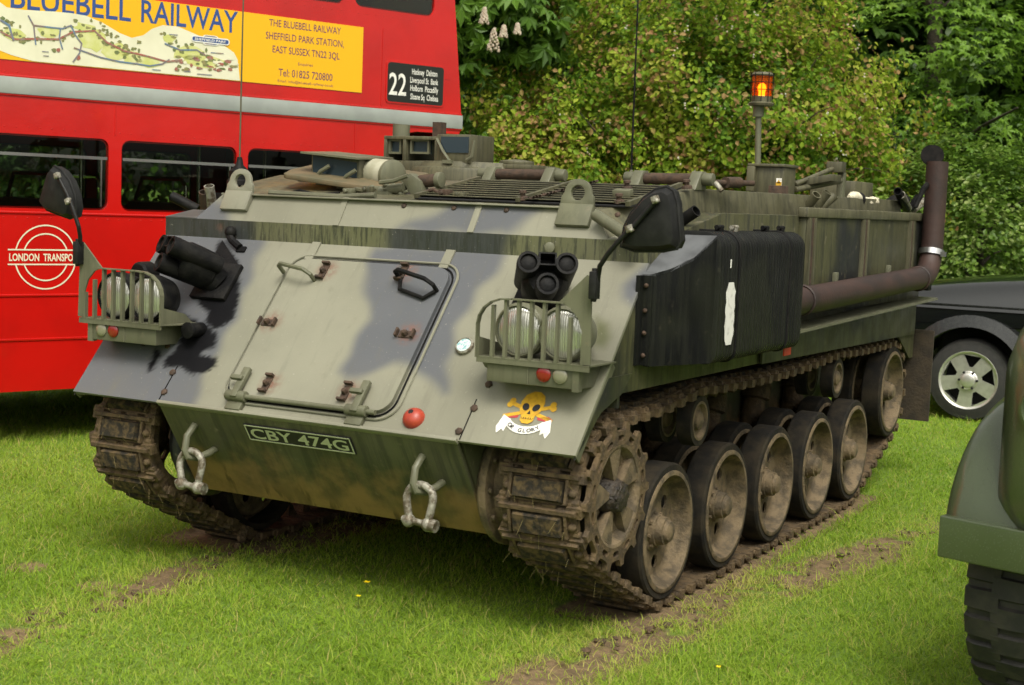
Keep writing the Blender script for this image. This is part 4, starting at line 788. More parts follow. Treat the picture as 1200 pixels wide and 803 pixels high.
for s in (-1, 1):
    xc = s * (WX - .343 / 2 - .006)
    m = MB(); m.tube([(xc, p[0], p[1]) for p in TP], .012, 6, closed=True); trk = m.build('track', MUDM, apc)
    trk['label'] = 'mud-caked steel track of linked shoes with rubber pads'
    for k in range(NL):
        d = (k + .3) * LT / NL; p = tpos(d); a = tpos(d - .05); b2 = tpos(d + .05); t = unit((0, *(a - b2))); 
        xv = np.array((1., 0, 0)); zv = np.cross(xv, t)        # outward
        cen = TP.mean(0)
        if zv @ np.array((0, p[0] - cen[0], p[1] - cen[1])) < 0: t = -t; zv = -zv
        o = bpy.data.objects.new('track_link', tl_me); COL.objects.link(o); o.parent = trk
        Mx = Matrix(((xv[0], t[0], zv[0]), (xv[1], t[1], zv[1]), (xv[2], t[2], zv[2]))).to_4x4(); Mx.translation = Vector((xc, p[0], p[1])) - ORG[trk.name]
        o.matrix_local = Mx
# hanging clod of mud and grass on the far track
m = MB(); q = np.array((-.93, -.20, .05)); 
for k in range(9): m.ball(q + rng.normal(0, .018, 3) - (0, 0, .01 * k), .02, 6, 4)
m.build('mud_clod', MUDM, apc)
# ---- rolled canvas on the roof
m = MB(); A = Xp(995, 231, 1.12); B = Xp(1030, 240, 1.12); m.tube([A + (B - A) * t + np.array((0, 0, .01 * math.sin(9 * t))) for t in np.linspace(0, 1, 10)], [.012, .030, .034, .026, .032, .036, .033, .036, .030, .012], 12); m.tube([A + (B - A) * .3 + .034 * (np.array((1, 0, 0)) * math.cos(t) + np.array((0, 0, 1)) * math.sin(t)) for t in np.linspace(0, 2 * PI, 16)[:-1]], .012, 6, 1, closed=True)
tag(m.build('canvas_roll', [ALPAD, BLK]), 'rolled cream canvas with a dark strap lying on the carrier roof', 'canvas roll')

# dry grass and straw caught in the front of the tracks
rgs = np.random.default_rng(9); STRAW = M('dry_straw', (.30, .23, .10), (.20, .17, .06), 50, .8)
for s in (-1, 1):
    m = MB()
    for k in range(55):
        d_ = rgs.uniform(0, 1.6); p = tpos((LT - .35 + d_) % LT if False else d_ * .62 + .12); q = np.array((s * (WX - .17 + rgs.uniform(-.16, .16)), p[0], p[1])); cen_ = np.array((0, SY, SZ)); o_ = unit((0, q[1] - SY, q[2] - SZ)); q = q + o_ * rgs.uniform(.03, .052)
        e_ = unit((rgs.normal(0, .6), rgs.normal(0, .4), -1.)) * rgs.uniform(.02, .07); m.add([q, q + (.0015, 0, .001), q + e_ + (.001, 0, 0), q + e_], [(0, 1, 2, 3)])
    m.build('caught_straw', STRAW, apc)['kind'] = 'stuff'
# roof clutter behind the driver's hatch
for pts, r_, mt in (([(330, 229), (352, 224), (372, 229), (398, 227)], .010, BLK), ([(496, 226), (508, 222), (516, 227), (524, 231)], .009, RUST), ([(445, 214), (462, 212), (478, 206)], .011, OLT), ([(404, 228), (418, 222), (430, 224)], .012, OLD)):
    m = MB(); m.tube([Yp(u, v, -.14) for u, v in pts], r_, 7); m.build('cable', mt, apc)
for u, v, w_, h_, mt in ((410, 224, .05, .025, OLT), (432, 222, .035, .03, OLD), (522, 226, .045, .03, RUST), (540, 228, .06, .018, OLD), (300, 232, .04, .03, OLD), (346, 228, .03, .02, OLT)):
    m = MB(); q = Yp(u, v, -.16); m.obox(q, EX, (0, 1, 0), (0, 0, 1), w_, .05, h_); m.cyl(q + (0, -.03, 0), q + (0, -.045, 0), .010, n=8); m.build('roof_bracket', mt, apc, .004)
# ================================================================ the double-decker bus
BA, BOFF = 1.22045, 3.9309
BN = np.array((-math.sin(BA), math.cos(BA), 0)); BT = np.array((math.cos(BA), math.sin(BA), 0)); BO = BN * BOFF
def Bp(u, v): P = on(u, v, BN, BO); return float((P - BO) @ BT), float(P[2])
RED = M('bus_red', (.51, .0065, .004), (.43, .006, .004), 2.2, .25, coat=.5, bmp=.2, bscale=2.2, bdist=.03)
BAND = M('bus_grey_band', (.33, .355, .33), (.28, .30, .28), 5, .45)
TYEL = M('advert_yellow', (.80, .42, .006), None, rough=.4); TBLU = M('advert_blue', (.028, .07, .24), None, rough=.5); TPUR = M('advert_purple_text', (.14, .045, .10), None, rough=.5)
CREAM = M('cream_print', (.70, .66, .48), None, rough=.5); MAPW = M('map_cream', (.72, .70, .52), (.66, .64, .46), 6, .5)
MAPG = M('map_green', (.52, .54, .16), (.62, .62, .30), 14, .6); MAPD = M('map_trees', (.13, .17, .06), (.28, .24, .10), 40, .6); MAPR = M('map_brick', (.35, .10, .07), (.25, .20, .16), 40, .6); MAPB = M('map_lines', (.12, .20, .30), (.25, .16, .12), 12, .6)
CHROME = M('polished_rail', (.62, .62, .6), None, rough=.22, metal=1); SEAT = M('seat_moquette', (.06, .03, .025), (.03, .03, .05), 30, .9); GLS = thin_glass('bus_glass', (.72, .76, .70)); INTR = M('bus_interior', (.05, .045, .035), None, rough=.7)
BLKSIGN = M('blind_black', (.012, .014, .012), None, rough=.35)
bus = empty('double_decker_bus', tuple(BO), BA, local0=True)
tag(bus, 'red double-decker bus with yellow railway advert and grey band behind the carrier', 'bus')
UX, UZ = (1, 0, 0), (0, 0, 1)
T0, T1, WID = -5.07, 3.33, 2.44
per, wwid, wx0 = .9805, .889, .393
wins = [(wx0 + per * k, wx0 + per * k + wwid) for k in range(-4, 2)] + [(wx0 + 2 * per - .0, 0)][:0]
def skin(name, outer, holes, y, mat_, depth=.03, parent=bus):
    m = MB(); plate(m, outer, holes, depth, (0, y, 0), UX, UZ); return m.build(name, mat_, parent)
def arch(cx, r, z0): return [(cx + r * math.cos(R(a)), z0 + max(r * math.sin(R(a)), 0)) for a in range(0, 181, 15)][::-1]
zs, zw0, zw1, zb0, zb1 = .36, 1.556, 2.032, 2.284, 2.391
low = [(T0, zs)] + arch(-3.6, .55, zs) + arch(1.35, .56, zs) + [(2.66, zs), (2.66, 2.07), (2.69, 2.16), (2.76, 2.215), (2.88, 2.238), (T1 - .02, 2.242), (T1, zb0), (T0, zb0)]
for side, y in (('near', .015), ('far', WID - .015)):
    skin('lower_deck_side', low, [rrect(a, b_, zw0, zw1, .06) for a, b_ in wins], y, RED)
def te(z): return T1 - .0 - max(0, z - 2.36) * .118
up = [(T0, zb1), (T1 - .004, zb1), (te(3.2), 3.2), (te(3.85), 3.85), (T0, 3.85)]
uw = [(2.262 - .9805 * k - .0, 3.018 - .9805 * k if k == 0 else 2.262 - .9805 * k + .889) for k in range(0, 7)]
for y in (.015, WID - .015): skin('upper_deck_side', up, [rrect(a, b_, 3.135, 3.72, .07) for a, b_ in uw], y, RED)
for y in (.010, WID - .010):
    m = MB(); m.box(T0, T1 + .004, y - .022, y + .02, zb0 + .0005, zb1 - .0005); m.build('waist_band', BAND, bus, .0015)
for y in (-.004, ):
    for z in (zb1 + .006, zb0 - .006, 1.528, .99, .70):
        m = MB(); m.box(T0, 2.49 if z < 2 else T1, y - .003, y + .006, z - .008, z + .008); m.build('beading', RED, bus, .003)
for t in (.345, 1.325, 2.30, -.635): m = MB(); m.box(t - .004, t + .004, -.0035, .001, zw1 + .03, zb0 - .015); m.build('panel_joint', RED, bus)
m = MB(); m.box(2.53, 2.54, -.0035, .001, zb1 + .02, 3.0); m.box(2.56, 3.2, -.003, .001, 2.665, 2.672); m.build('panel_joint', RED, bus)
for z, t0_, t1_ in ((zw1 + .045, -1.3, 2.6), (1.495, -1.3, 2.6), (zb1 + .03, -1.3, 3.2), (3.09, -1.3, 3.1)):
    m = MB()
    for k in range(int((t1_ - t0_) / .08)): m.ball((t0_ + k * .08, -.0005, z), .0045, 6, 4, sc=(1, .5, 1))
    m.build('rivet_row', RED, bus)['kind'] = 'stuff'
for t in (.84, 1.8): m = MB(); m.box(t - .003, t + .003, -.0025, .001, .72, 1.50); m.build('panel_joint', RED, bus)
# ends, roof, decks
for t, n_ in ((T0, 'front_wall'), ):
    m = MB(); m.box(T0, T0 + .03, .03, WID - .03, zs, 3.85); m.build(n_, RED, bus)
m = MB(); m.hexa([(T1 - .05, .03, zb0), (T1 - .01, .03, zb0), (T1 - .01, WID - .03, zb0), (T1 - .05, WID - .03, zb0), (te(3.85) - .05, .03, 3.85), (te(3.85) - .01, .03, 3.85), (te(3.85) - .01, WID - .03, 3.85), (te(3.85) - .05, WID - .03, 3.85)]); m.build('rear_wall', RED, bus)
m = MB(); m.box(T1 - .06, T1, .25, WID - .03, zs, zb0); m.build('rear_wall', RED, bus)
rf_ = MB(); n = 12; V = []; F = []
for t in (T0, te(3.85)):
    for k in range(n + 1): a = PI * k / n; V.append((t, WID / 2 - (WID / 2) * math.copysign(abs(math.cos(a)) ** .55, math.cos(a)), 3.845 + .45 * abs(math.sin(a)) ** .55))
F = [(k, k + 1, n + 2 + k, n + 1 + k) for k in range(n)] + [tuple(range(n + 1)), tuple(range(2 * n + 1, n, -1))]
rf_.add(V, F); rf_.build('roof', RED, bus)
m = MB(); m.box(T0 + .03, T1 - .06, .035, WID - .035, 2.25, 2.36); m.build('upper_floor', INTR, bus)
m = MB(); m.box(T0 + .03, T1 - .02, .035, WID - .035, .38, .48); m.build('lower_floor', INTR, bus)
m = MB(); m.box(2.60, 2.64, .035, WID - .035, .48, 2.25); m.build('rear_bulkhead', INTR, bus)
for (xx, r_) in ((-3.6, .48), (1.35, .48)):
    for y in (.06, WID - .34):
        m = MB(); m.lathe((xx, y, .48), (0, 1, 0), [(.25, 0), (.44, .01), (.48, .05), (.48, .23), (.44, .27), (.25, .28)], 28); m.lathe((xx, y + .03, .48), (0, 1, 0), [(0, 0), (.26, .0), (.26, .2), (0, .2)], 24, 1); m.build('bus_wheel', [RUBM, RED], bus)
for k in range(5):
    for y0 in (.12, 1.45):
        x = -3.0 + k * .98; m = MB(); m.box(x, x + .10, y0, y0 + .86, .95, 1.62); m.box(x + .1, x + .5, y0, y0 + .86, .85, .95); st = m.build('passenger_seat', SEAT, bus, .03)
        m = MB(); m.tube([(x + .05, y0 + .04, 1.55), (x + .05, y0 + .04, 1.74), (x + .05, y0 + .12, 1.79), (x + .05, y0 + .7, 1.79), (x + .05, y0 + .82, 1.6)], .015, 8); m.build('grab_rail', CHROME, st)
for x in (-.1, .62, 1.6, 2.2): m = MB(); m.cyl((x, 1.1, .48), (x, 1.1, 2.25), .016); m.build('grab_pole', CHROME, bus)
# windows: frame, pane, rails
def window(a, b_, z0, z1, y, near=True):
    m = MB(); plate(m, rrect(a - .012, b_ + .012, z0 - .012, z1 + .012, .07), [rrect(a + .012, b_ - .012, z0 + .012, z1 - .012, .05)], .012, (0, y + .022, 0), UX, UZ); f = m.build('window', INTR if not near else RED, bus)
    m = MB(); m.box(a, b_, y + .014, y + .018, z0, z1); m.build('pane', GLS, f)
    return f
for i, (a, b_) in enumerate(wins):
    f = window(a, b_, zw0, zw1, .0)
    m = MB(); m.box(a + .01, b_ - .01, .002, .013, 1.893, 1.913)
    if i in (3, 4): m.box(b_ - .055, b_ - .045, .004, .013, zw0 + .02, 1.893)
    m.build('vent_rail', CHROME, f); window(a, b_, zw0, zw1, WID - .04, False)
for i, (a, b_) in enumerate(uw): window(a, b_, 3.135, 3.72, .0); window(a, b_, 3.135, 3.72, WID - .04, False)
# ---- advert
t_l, t_r = -2.9, Bp(424.5, 70)[0]; az0, az1 = 2.497, 2.985
m = MB(); m.box(t_l, t_r, -.0045, .0015, az0, az1); ad = m.build('advert_panel', TYEL, bus)
ad['label'] = 'yellow railway advertisement panel'
def bflat(mb, pts, h, mi=0): mb.add([(t, -h, z) for t, z in pts], [tuple(range(len(pts)))], mi)
def q4(pts): return [Bp(u / 4., v / 4.) for u, v in pts]
mp = MB(); wave = q4([(0, 12), (30, 35), (110, 47), (250, 55), (330, 62), (400, 74), (480, 108), (560, 156), (615, 178), (670, 166), (710, 136), (760, 119), (830, 125), (890, 150), (960, 182), (1050, 215), (1095, 248), (1112, 280), (1122, 374)])
wave = [(t, min(z, az1 - .004)) for t, z in wave]; base = [(wave[-1][0], az0 + .004), (Bp(38, 70)[0], az0 + .004), (Bp(12, 64)[0], az0 + .03), (Bp(0, 60)[0], az0 + .05), (-1.4, az0 + .10), (-1.4, wave[0][1])]
V = wave + base; mm = MB(); v_, f_ = curve_mesh(V, [], .0); mm.add([(p[0], -.0062, p[1]) for p in v_], f_); mpo = mm.build('route_map', MAPW, ad)
dm_ = MB(); r2 = random.Random(5)
def blob(u, v, ru, rv, h, mi):
    t, z = Bp(u / 4., v / 4.); du = abs(Bp(u / 4. + 1, v / 4.)[0] - t); dv = abs(Bp(u / 4., v / 4. + 1)[1] - z); n = 11
    bflat(dm_, [(t + ru / 4 * du * math.cos(2 * PI * k / n) * r2.uniform(.6, 1.15), z + rv / 4 * dv * math.sin(2 * PI * k / n) * r2.uniform(.6, 1.15)) for k in range(n)], h, mi)
for u, v, a, b_ in ((430, 190, 70, 55), (540, 240, 80, 45), (700, 290, 70, 28), (620, 270, 60, 30), (400, 130, 60, 25), (880, 250, 90, 35), (230, 150, 60, 30), (60, 160, 60, 30), (960, 290, 120, 30), (790, 180, 40, 25)): blob(u, v, a, b_, .0072, 0)
for k in range(105):
    u = r2.choice([r2.uniform(0, 140), r2.uniform(150, 480), r2.uniform(460, 660), r2.uniform(730, 1090)]); v = {0: 0}.get(1, 110 + 75 * math.sin(u / 130.) ** 2 + r2.uniform(-28, 60) + max(0, (u - 400)) * .16)
    blob(u, min(v, 330), r2.uniform(6, 15), r2.uniform(5, 12), .0078 + .0002 * (k % 4), 1)
for k in range(40): blob(r2.uniform(820, 1095), r2.uniform(262, 330), r2.uniform(8, 22), r2.uniform(5, 11), .0086 + .0002 * (k % 5), r2.choice([2, 2, 1, 4]))
for u, v in ((270, 235), (365, 272)): blob(u, v, 12, 12, .0088, 2)
def ribbon(pts, w, h, mi):
    P = np.array(q4(pts)); 
    for i in range(len(P) - 1):
        d = unit(P[i + 1] - P[i]); n2 = np.array((-d[1], d[0])) * w; e = d * w * .5; bflat(dm_, [P[i] - n2 - e, P[i + 1] - n2 + e, P[i + 1] + n2 + e, P[i] + n2 - e], h + .00002 * i, mi)
ribbon([(0, 150), (70, 185), (150, 183), (270, 185), (340, 150), (440, 145), (500, 200), (580, 240), (680, 262), (780, 290), (850, 282)], .006, .0095, 2)
ribbon([(0, 95), (40, 120), (60, 190)], .007, .0097, 3)
for q in ([(130, 75), (155, 120), (165, 210)], [(160, 120), (240, 130), (290, 135), (330, 120), (350, 165), (380, 205), (370, 250), (340, 290)], [(280, 140), (275, 180), (290, 230)], [(560, 290), (640, 300), (700, 310), (760, 300), (790, 280)], [(770, 205), (840, 235), (920, 235), (960, 260)], [(345, 225), (400, 245), (470, 270), (560, 290)]): ribbon(q, .005, .0096, 3)
for k, (u, v, w_) in enumerate(((195, 240, 30), (200, 260, 26), (710, 325, 40), (860, 332, 30), (920, 345, 70), (790, 160, 40), (985, 245, 60))): bflat(dm_, q4([(u, v), (u + w_, v + w_ * .08), (u + w_, v + 4 + w_ * .08), (u, v + 4)]), .0099, 3)
dm_.build('map_drawing', [MAPG, MAPD, MAPR, MAPB, MAPW], mpo)['kind'] = 'stuff'
sg = MB(); c = Bp(984 / 4., 190 / 4.)
for (a, z, h, mi) in ((.150, .022, .0102, 1), (.142, .014, .0106, 0), (.068, .034, .0100, 1), (.060, .030, .0101, 2)): bflat(sg, [(c[0] + x, c[1] + y) for x, y in rrect(-a, a, -z, z, min(a, z) * .9)], h, mi)
text_mb(sg, 'SHEFFIELD PARK', (c[0], -.0108, c[1] - .0085), UX, UZ, width=.25, height=.017, align='CENTER', bold=.02, mi=1); sg.build('map_station_sign', [TBLU, WHT, MAPB], mpo)
def wtext(mb, s, p0, p1, cap, mi=0, bold=.0, h=.0052):
    a = Bp(*p0); b_ = Bp(*p1); text_mb(mb, s, (a[0], -h, (a[1] + b_[1]) / 2), UX, UZ, width=b_[0] - a[0], height=cap, bold=bold, mi=mi, extrude=0)
m = MB(); wtext(m, 'BLUEBELL', (12, 9.8), (153, 24), .155, bold=.012); m.build('advert_title', TBLU, ad); m = MB(); wtext(m, 'RAILWAY', (165, 25.3), (278, 39.3), .155, bold=.012); m.build('advert_title', TBLU, ad)
m = MB()
for i_, (s, p0, p1, cap, bo) in enumerate((('THE BLUEBELL RAILWAY', (315, 30), (399, 41), .052, .006), ('SHEFFIELD PARK STATION,', (311, 45), (402.5, 56), .052, .006), ('EAST SUSSEX TN22 3QL', (319, 61), (397.5, 70.5), .052, .006), ('Enquiries', (349, 76.5), (366, 78.5), .022, 0), ('Tel: 01825 720800', (326, 89.3), (389, 95), .056, .006), ('Email: info@bluebell-railway.co.uk', (325, 96.3), (390, 102), .020, 0))): m = MB(); wtext(m, s, p0, p1, cap, 0, bo); m.build('advert_text', TPUR, ad)
# ---- destination blind
a, b_ = Bp(453.5, 98)[0], Bp(519, 98)[0]; z0, z1 = Bp(486, 121.5)[1], Bp(486, 76)[1]
m = MB(); plate(m, rrect(a - .012, b_ + .012, z0 - .012, z1 + .012, .03), [], .006, (0, -.003, 0), UX, UZ); bl = m.build('destination_blind_frame', RED, bus)
m = MB(); plate(m, rrect(a, b_, z0, z1, .025), [], .004, (0, -.0055, 0), UX, UZ); bb = m.build('destination_blind', BLKSIGN, bl)
m = MB(); wtext(m, '22', (454.8, 110.6), (475, 112), .172, bold=.012, h=.009)
for s, x0, x1, y in (('Hackney  Dalston', 482, 511.5, 88.5), ('Liverpool St  Bank', 480, 512.5, 98.3), ('Holborn  Piccadilly', 480, 512.5, 107.8), ('Sloane Sq  Chelsea', 480, 512.5, 117.6)): wtext(m, s, (x0, y - .6), (x1, y + .9), .046, 0, .012, .009)
m.build('blind_lettering', WHT, bb)
# ---- fleet roundel
c = Bp(53.5, 301.5); m = MB(); rr_ = (Bp(53.5, 262.5)[1] - Bp(53.5, 338.5)[1]) / 2; lw = .009
zz0, zz1 = Bp(53.5, 310)[1], Bp(53.5, 293)[1]; hb_ = (zz1 - zz0) / 2; c = (c[0], (zz0 + zz1) / 2)
for r_ in (rr_, rr_ * .74):
    a0 = math.asin(hb_ / r_)
    for h0 in (0, PI):
        for k in range(36):
            ta = h0 + a0 + (PI - 2 * a0) * k / 36; tb2 = h0 + a0 + (PI - 2 * a0) * (k + 1) / 36
            bflat(m, [(c[0] + q * math.cos(t), c[1] + q * math.sin(t)) for q, t in ((r_ - lw, ta), (r_, ta), (r_, tb2), (r_ - lw, tb2))], .0022)
wb = c[0] - Bp(9, 301)[0]
for z in (zz0, zz1): bflat(m, [(c[0] - wb, z - lw / 2), (c[0] + wb, z - lw / 2), (c[0] + wb, z + lw / 2), (c[0] - wb, z + lw / 2)], .0024)
text_mb(m, 'LONDON  TRANSPORT', (c[0], -.0024, c[1] - .0245), UX, UZ, width=wb * 1.93, height=.049, align='CENTER', bold=.022, extrude=0); m.build('fleet_roundel', CREAM, bus)
# ================================================================ black off-roader behind the carrier
CBLK = M('black_car_paint', (.006, .007, .007), None, rough=.10, coat=1.); CGRY = M('arch_plastic', (.012, .013, .013), (.02, .021, .02), 30, .25, spec=.6); ALLOY = M('alloy_silver', (.66, .65, .60), (.56, .55, .50), 20, .3, .7); TYRE = M('road_tyre', (.02, .02, .019), (.03, .028, .026), 20, .75); CGLS = M('car_glass', (.02, .025, .025), None, rough=.05, spec=.8)
wg = Zp(1131, 494, 0); car = empty('parked_car', (wg[0] + 1.3, wg[1] + .87, 0), 0); tag(car, 'black off-road car with silver alloy wheels parked behind the carrier', 'car')
cx, cy = wg[0], wg[1]; zc = .355; ar = .45
def arcw(x0, r, z0): return [(cx + x0 + r * math.cos(R(a)), zc + r * math.sin(R(a))) for a in range(190, -11, -10)]
side = [(cx - .82, .50), (cx - .80, .82), (cx - .79, .985), (cx + 3.68, .985), (cx + 3.70, .9), (cx + 3.66, .45)] + arcw(2.70, ar, zc)[::-1] + [(cx + 2.2, .36), (cx + .5, .36)] + arcw(0, ar, zc)[::-1]
m = MB(); v_, f_ = curve_mesh([(p[0], p[1]) for p in side], [], 1.74); m.add([(p[0], cy + .90 + p[2], p[1]) for p in v_], f_); bd_ = m.build('car_body', CBLK, car, .03, segs=3)
m = MB(); prof_ = [(.020, .0), (.030, .10), (.050, .24), (.085, .42), (.13, .60), (.19, .76), (.28, .88), (.42, .96), (.60, .99), (.87, 1.)]; st_ = []
for x_, h_ in ((-.80, .02), (-.79, .07), (-.76, .12), (-.68, .17), (-.5, .215), (-.2, .26), (.1, .29), (.4, .315), (.62, .33), (.9, .30), (3.5, .29), (3.66, .2), (3.68, .02)):
    pts = [(cx + x_, cy + y_, .955 + h_ * f_) for y_, f_ in prof_]; st_.append(pts + [(p_[0], 2 * cy + 1.80 - p_[1], p_[2]) for p_ in pts[::-1]])
P = len(st_[0]); m.add([p for q in st_ for p in q], [(j * P + i, j * P + i + 1, (j + 1) * P + i + 1, (j + 1) * P + i) for j in range(len(st_) - 1) for i in range(P - 1)]); m.build('shoulder', CBLK, bd_, sharp=80)
m = MB(); m.hexa([(cx + .50, cy + .08, 1.19), (cx + 3.55, cy + .08, 1.19), (cx + 3.55, cy + 1.72, 1.19), (cx + .50, cy + 1.72, 1.19), (cx + 1.15, cy + .24, 1.78), (cx + 3.25, cy + .24, 1.80), (cx + 3.25, cy + 1.56, 1.80), (cx + 1.15, cy + 1.56, 1.78)]); cb = m.build('car_cabin', CBLK, car, .05, segs=3)
m = MB(); m.add([(cx + .60, cy + .25, 1.22), (cx + .60, cy + 1.55, 1.22), (cx + 1.14, cy + 1.45, 1.72), (cx + 1.14, cy + .35, 1.72)], [(0, 1, 2, 3)]); q = m.build('windscreen', CGLS, cb); q.location.x -= .012
for a, b_ in ((.95, 1.75), (1.83, 2.65), (2.72, 3.35)):
    m = MB(); m.hexa([(cx + a, cy + .075, 1.24), (cx + b_, cy + .075, 1.24), (cx + b_, cy + .085, 1.24), (cx + a, cy + .085, 1.24), (cx + max(a, 1.2), cy + .205, 1.70), (cx + b_, cy + .205, 1.70), (cx + b_, cy + .215, 1.70), (cx + max(a, 1.2), cy + .215, 1.70)]); m.build('side_window', CGLS, cb)
for x0 in (0, 2.70):
    m = MB(); P = [(cx + x0 + (ar + .01) * math.cos(R(a)), zc + (ar + .01) * math.sin(R(a))) for a in range(0, 181, 8)]; Q = [(cx + x0 + (ar + .12) * math.cos(R(a)), zc + (ar + .11) * math.sin(R(a))) for a in range(0, 181, 8)]; n = len(P)
    V = [(x, cy - .055, z) for x, z in P] + [(x, cy - .02, z) for x, z in Q] + [(x, cy + .06, z) for x, z in Q] + [(x, cy + .06, z) for x, z in P]
    m.add(V, [(j * n + k, j * n + k + 1, ((j + 1) % 4) * n + k + 1, ((j + 1) % 4) * n + k) for j in range(4) for k in range(n - 1)] + [(0, n, 2 * n, 3 * n), (n - 1, 4 * n - 1, 3 * n - 1, 2 * n - 1)]); m.build('arch_flare', CGRY, bd_)
    for y in (cy, cy + 1.52):
        f_ = 1 if y == cy else -1; y0 = y if f_ > 0 else y + .26
        m = MB(); m.ring((cx + x0, y0, zc), (0, f_, 0), [(.30, .015), (.335, .02), (.352, .05), (.355, .08), (.355, .2), (.33, .24), (.25, .24), (.25, .0), (.262, -.002)], 40); wl = m.build('car_wheel', TYRE, car)
        m = MB(); m.ring((cx + x0, y0, zc), (0, f_, 0), [(.252, .0), (.248, -.006), (.236, .0), (.225, .03), (.225, .2), (.252, .2)], 40)
        hl = []
        for k in range(5):
            t = 2 * PI * k / 5 + .2
            for lo, hi in ((-.30, .32),): hl.append([(r * math.cos(t + a), r * math.sin(t + a)) for r, a in ((.115, -.13), (.225, -.34), (.225, .34), (.115, .13))])
        plate(m, circ(0, 0, .235, 40), hl, .02, (cx + x0, y0 + f_ * .022, zc), (1, 0, 0), (0, 0, 1)); m.lathe((cx + x0, y0 + f_ * .03, zc), (0, -f_, 0), [(.085, 0), (.08, .02), (.066, .03), (.06, .05), (.05, .056), (0, .058)], 24); rm = m.build('rim', ALLOY, wl)
        m = MB()
        for k in range(6): a = 2 * PI * k / 6; m.cyl((cx + x0 + .075 * math.cos(a), y0 + .01 * f_, zc + .075 * math.sin(a)), (cx + x0 + .075 * math.cos(a), y0 - .012 * f_, zc + .075 * math.sin(a)), .011, n=6)
        m.lathe((cx + x0, y0 + .13 * f_, zc), (0, f_, 0), [(.22, 0), (0, .001)], 24); m.build('wheel_nuts', HOLE, rm)
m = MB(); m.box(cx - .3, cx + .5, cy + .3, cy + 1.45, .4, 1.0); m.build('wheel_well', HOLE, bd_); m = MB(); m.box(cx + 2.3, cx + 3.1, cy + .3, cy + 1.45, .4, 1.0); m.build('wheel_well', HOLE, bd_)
m = MB(); m.box(cx - .75, cx + .52, cy + .022, cy + .034, .985, .998); m.box(cx + .6, cx + 3.4, cy + .018, cy + .034, .80, .86); m.build('body_moulding', CGRY, bd_)
m = MB(); m.box(cx - .78, cx + .5, cy + .40, cy + .408, 1.0, 1.02); m.build('bonnet_gap', HOLE, bd_)
m = MB(); m.tube([(cx + .56, cy + .30, 1.29), (cx + .75, cy + .75, 1.35)], .012, 6); m.build('wiper', HOLE, bd_)
m = MB(); m.box(cx + .60, cx + .612, cy + .012, cy + .03, .45, 1.0); m.build('door_gap', HOLE, bd_)
# ================================================================ green military truck at the right
TGR_, nt, b = nodes('wet_green_paint')
c_ = mixc(nt, ramp(nt, noise(nt, 3, 5), .3, .7), (.046, .062, .028), (.058, .076, .036)); nt.links.new(c_, b.inputs['Base Color']); b.inputs['Roughness'].default_value = .3; b.inputs['Coat Weight'].default_value = .9; b.inputs['Coat Roughness'].default_value = .14
vo = nd(nt, 'ShaderNodeTexVoronoi', i_Scale=130.); g = nd(nt, 'ShaderNodeNewGeometry'); nt.links.new(g.outputs['Position'], vo.inputs['Vector']); bump(nt, b, ramp(nt, vo.outputs['Distance'], .10, .26, 1, 0), .7, .003)
TDZ = .08; p0 = Zp(1101, 604, .655 + TDZ); p1 = Zp(1200, 623, .655 + TDZ); tx = unit(p1 - p0); tang = math.atan2(tx[1], tx[0])
trk_ = empty('military_truck', (p0[0], p0[1], TDZ), tang, local0=True); tag(trk_, 'rain-wet dark green military truck with rounded front wing and chunky tyre', 'truck')
m = MB(); m.box(0, 1.72, 0, .055, .515, .655); m.box(0, 1.72, .055, .10, .53, .54); m.build('bumper', TGR_, trk_, .022, segs=4)
def wing(x0, sgn):
    m = MB(); n = 26; cyy, czz, r = .58, .555, .49; xs = [(-.012, -.05), (-.010, -.02), (.006, -.003), (.05, .006), (.12, .012), (.22, .012), (.30, .004), (.36, -.01)]; V = []
    for k in range(n + 1):
        a = R(183 - 150 * k / n)
        for x, d in xs: rr = r + d; V.append((x0 + sgn * (x + .05 * (k / n) ** 2), cyy + rr * math.copysign(abs(math.cos(a)) ** .85, math.cos(a)) * 1.12, czz + rr * math.sin(a) * 1.04))
    W = len(xs); N0 = len(V)
    for k in range(n + 1):
        a = R(183 - 150 * k / n)
        for x, d in xs: rr = r + d - .012; V.append((x0 + sgn * (x + .05 * (k / n) ** 2 + (.006 if x < .02 else 0)), cyy + rr * math.copysign(abs(math.cos(a)) ** .85, math.cos(a)) * 1.12, czz + rr * math.sin(a) * 1.04))
    F = []
    for o_ in (0, N0):
        for k in range(n):
            for i in range(W - 1): F.append((o_ + k * W + i, o_ + k * W + i + 1, o_ + (k + 1) * W + i + 1, o_ + (k + 1) * W + i))
    for k in range(n): F += [(k * W, (k + 1) * W, N0 + (k + 1) * W, N0 + k * W)]
    for i in range(W - 1): F += [(i, i + 1, N0 + i + 1, N0 + i)]
    m.add(V, F); return m.build('front_wing', TGR_, trk_, sharp=60)
wing(.0, 1); wing(1.72, -1)
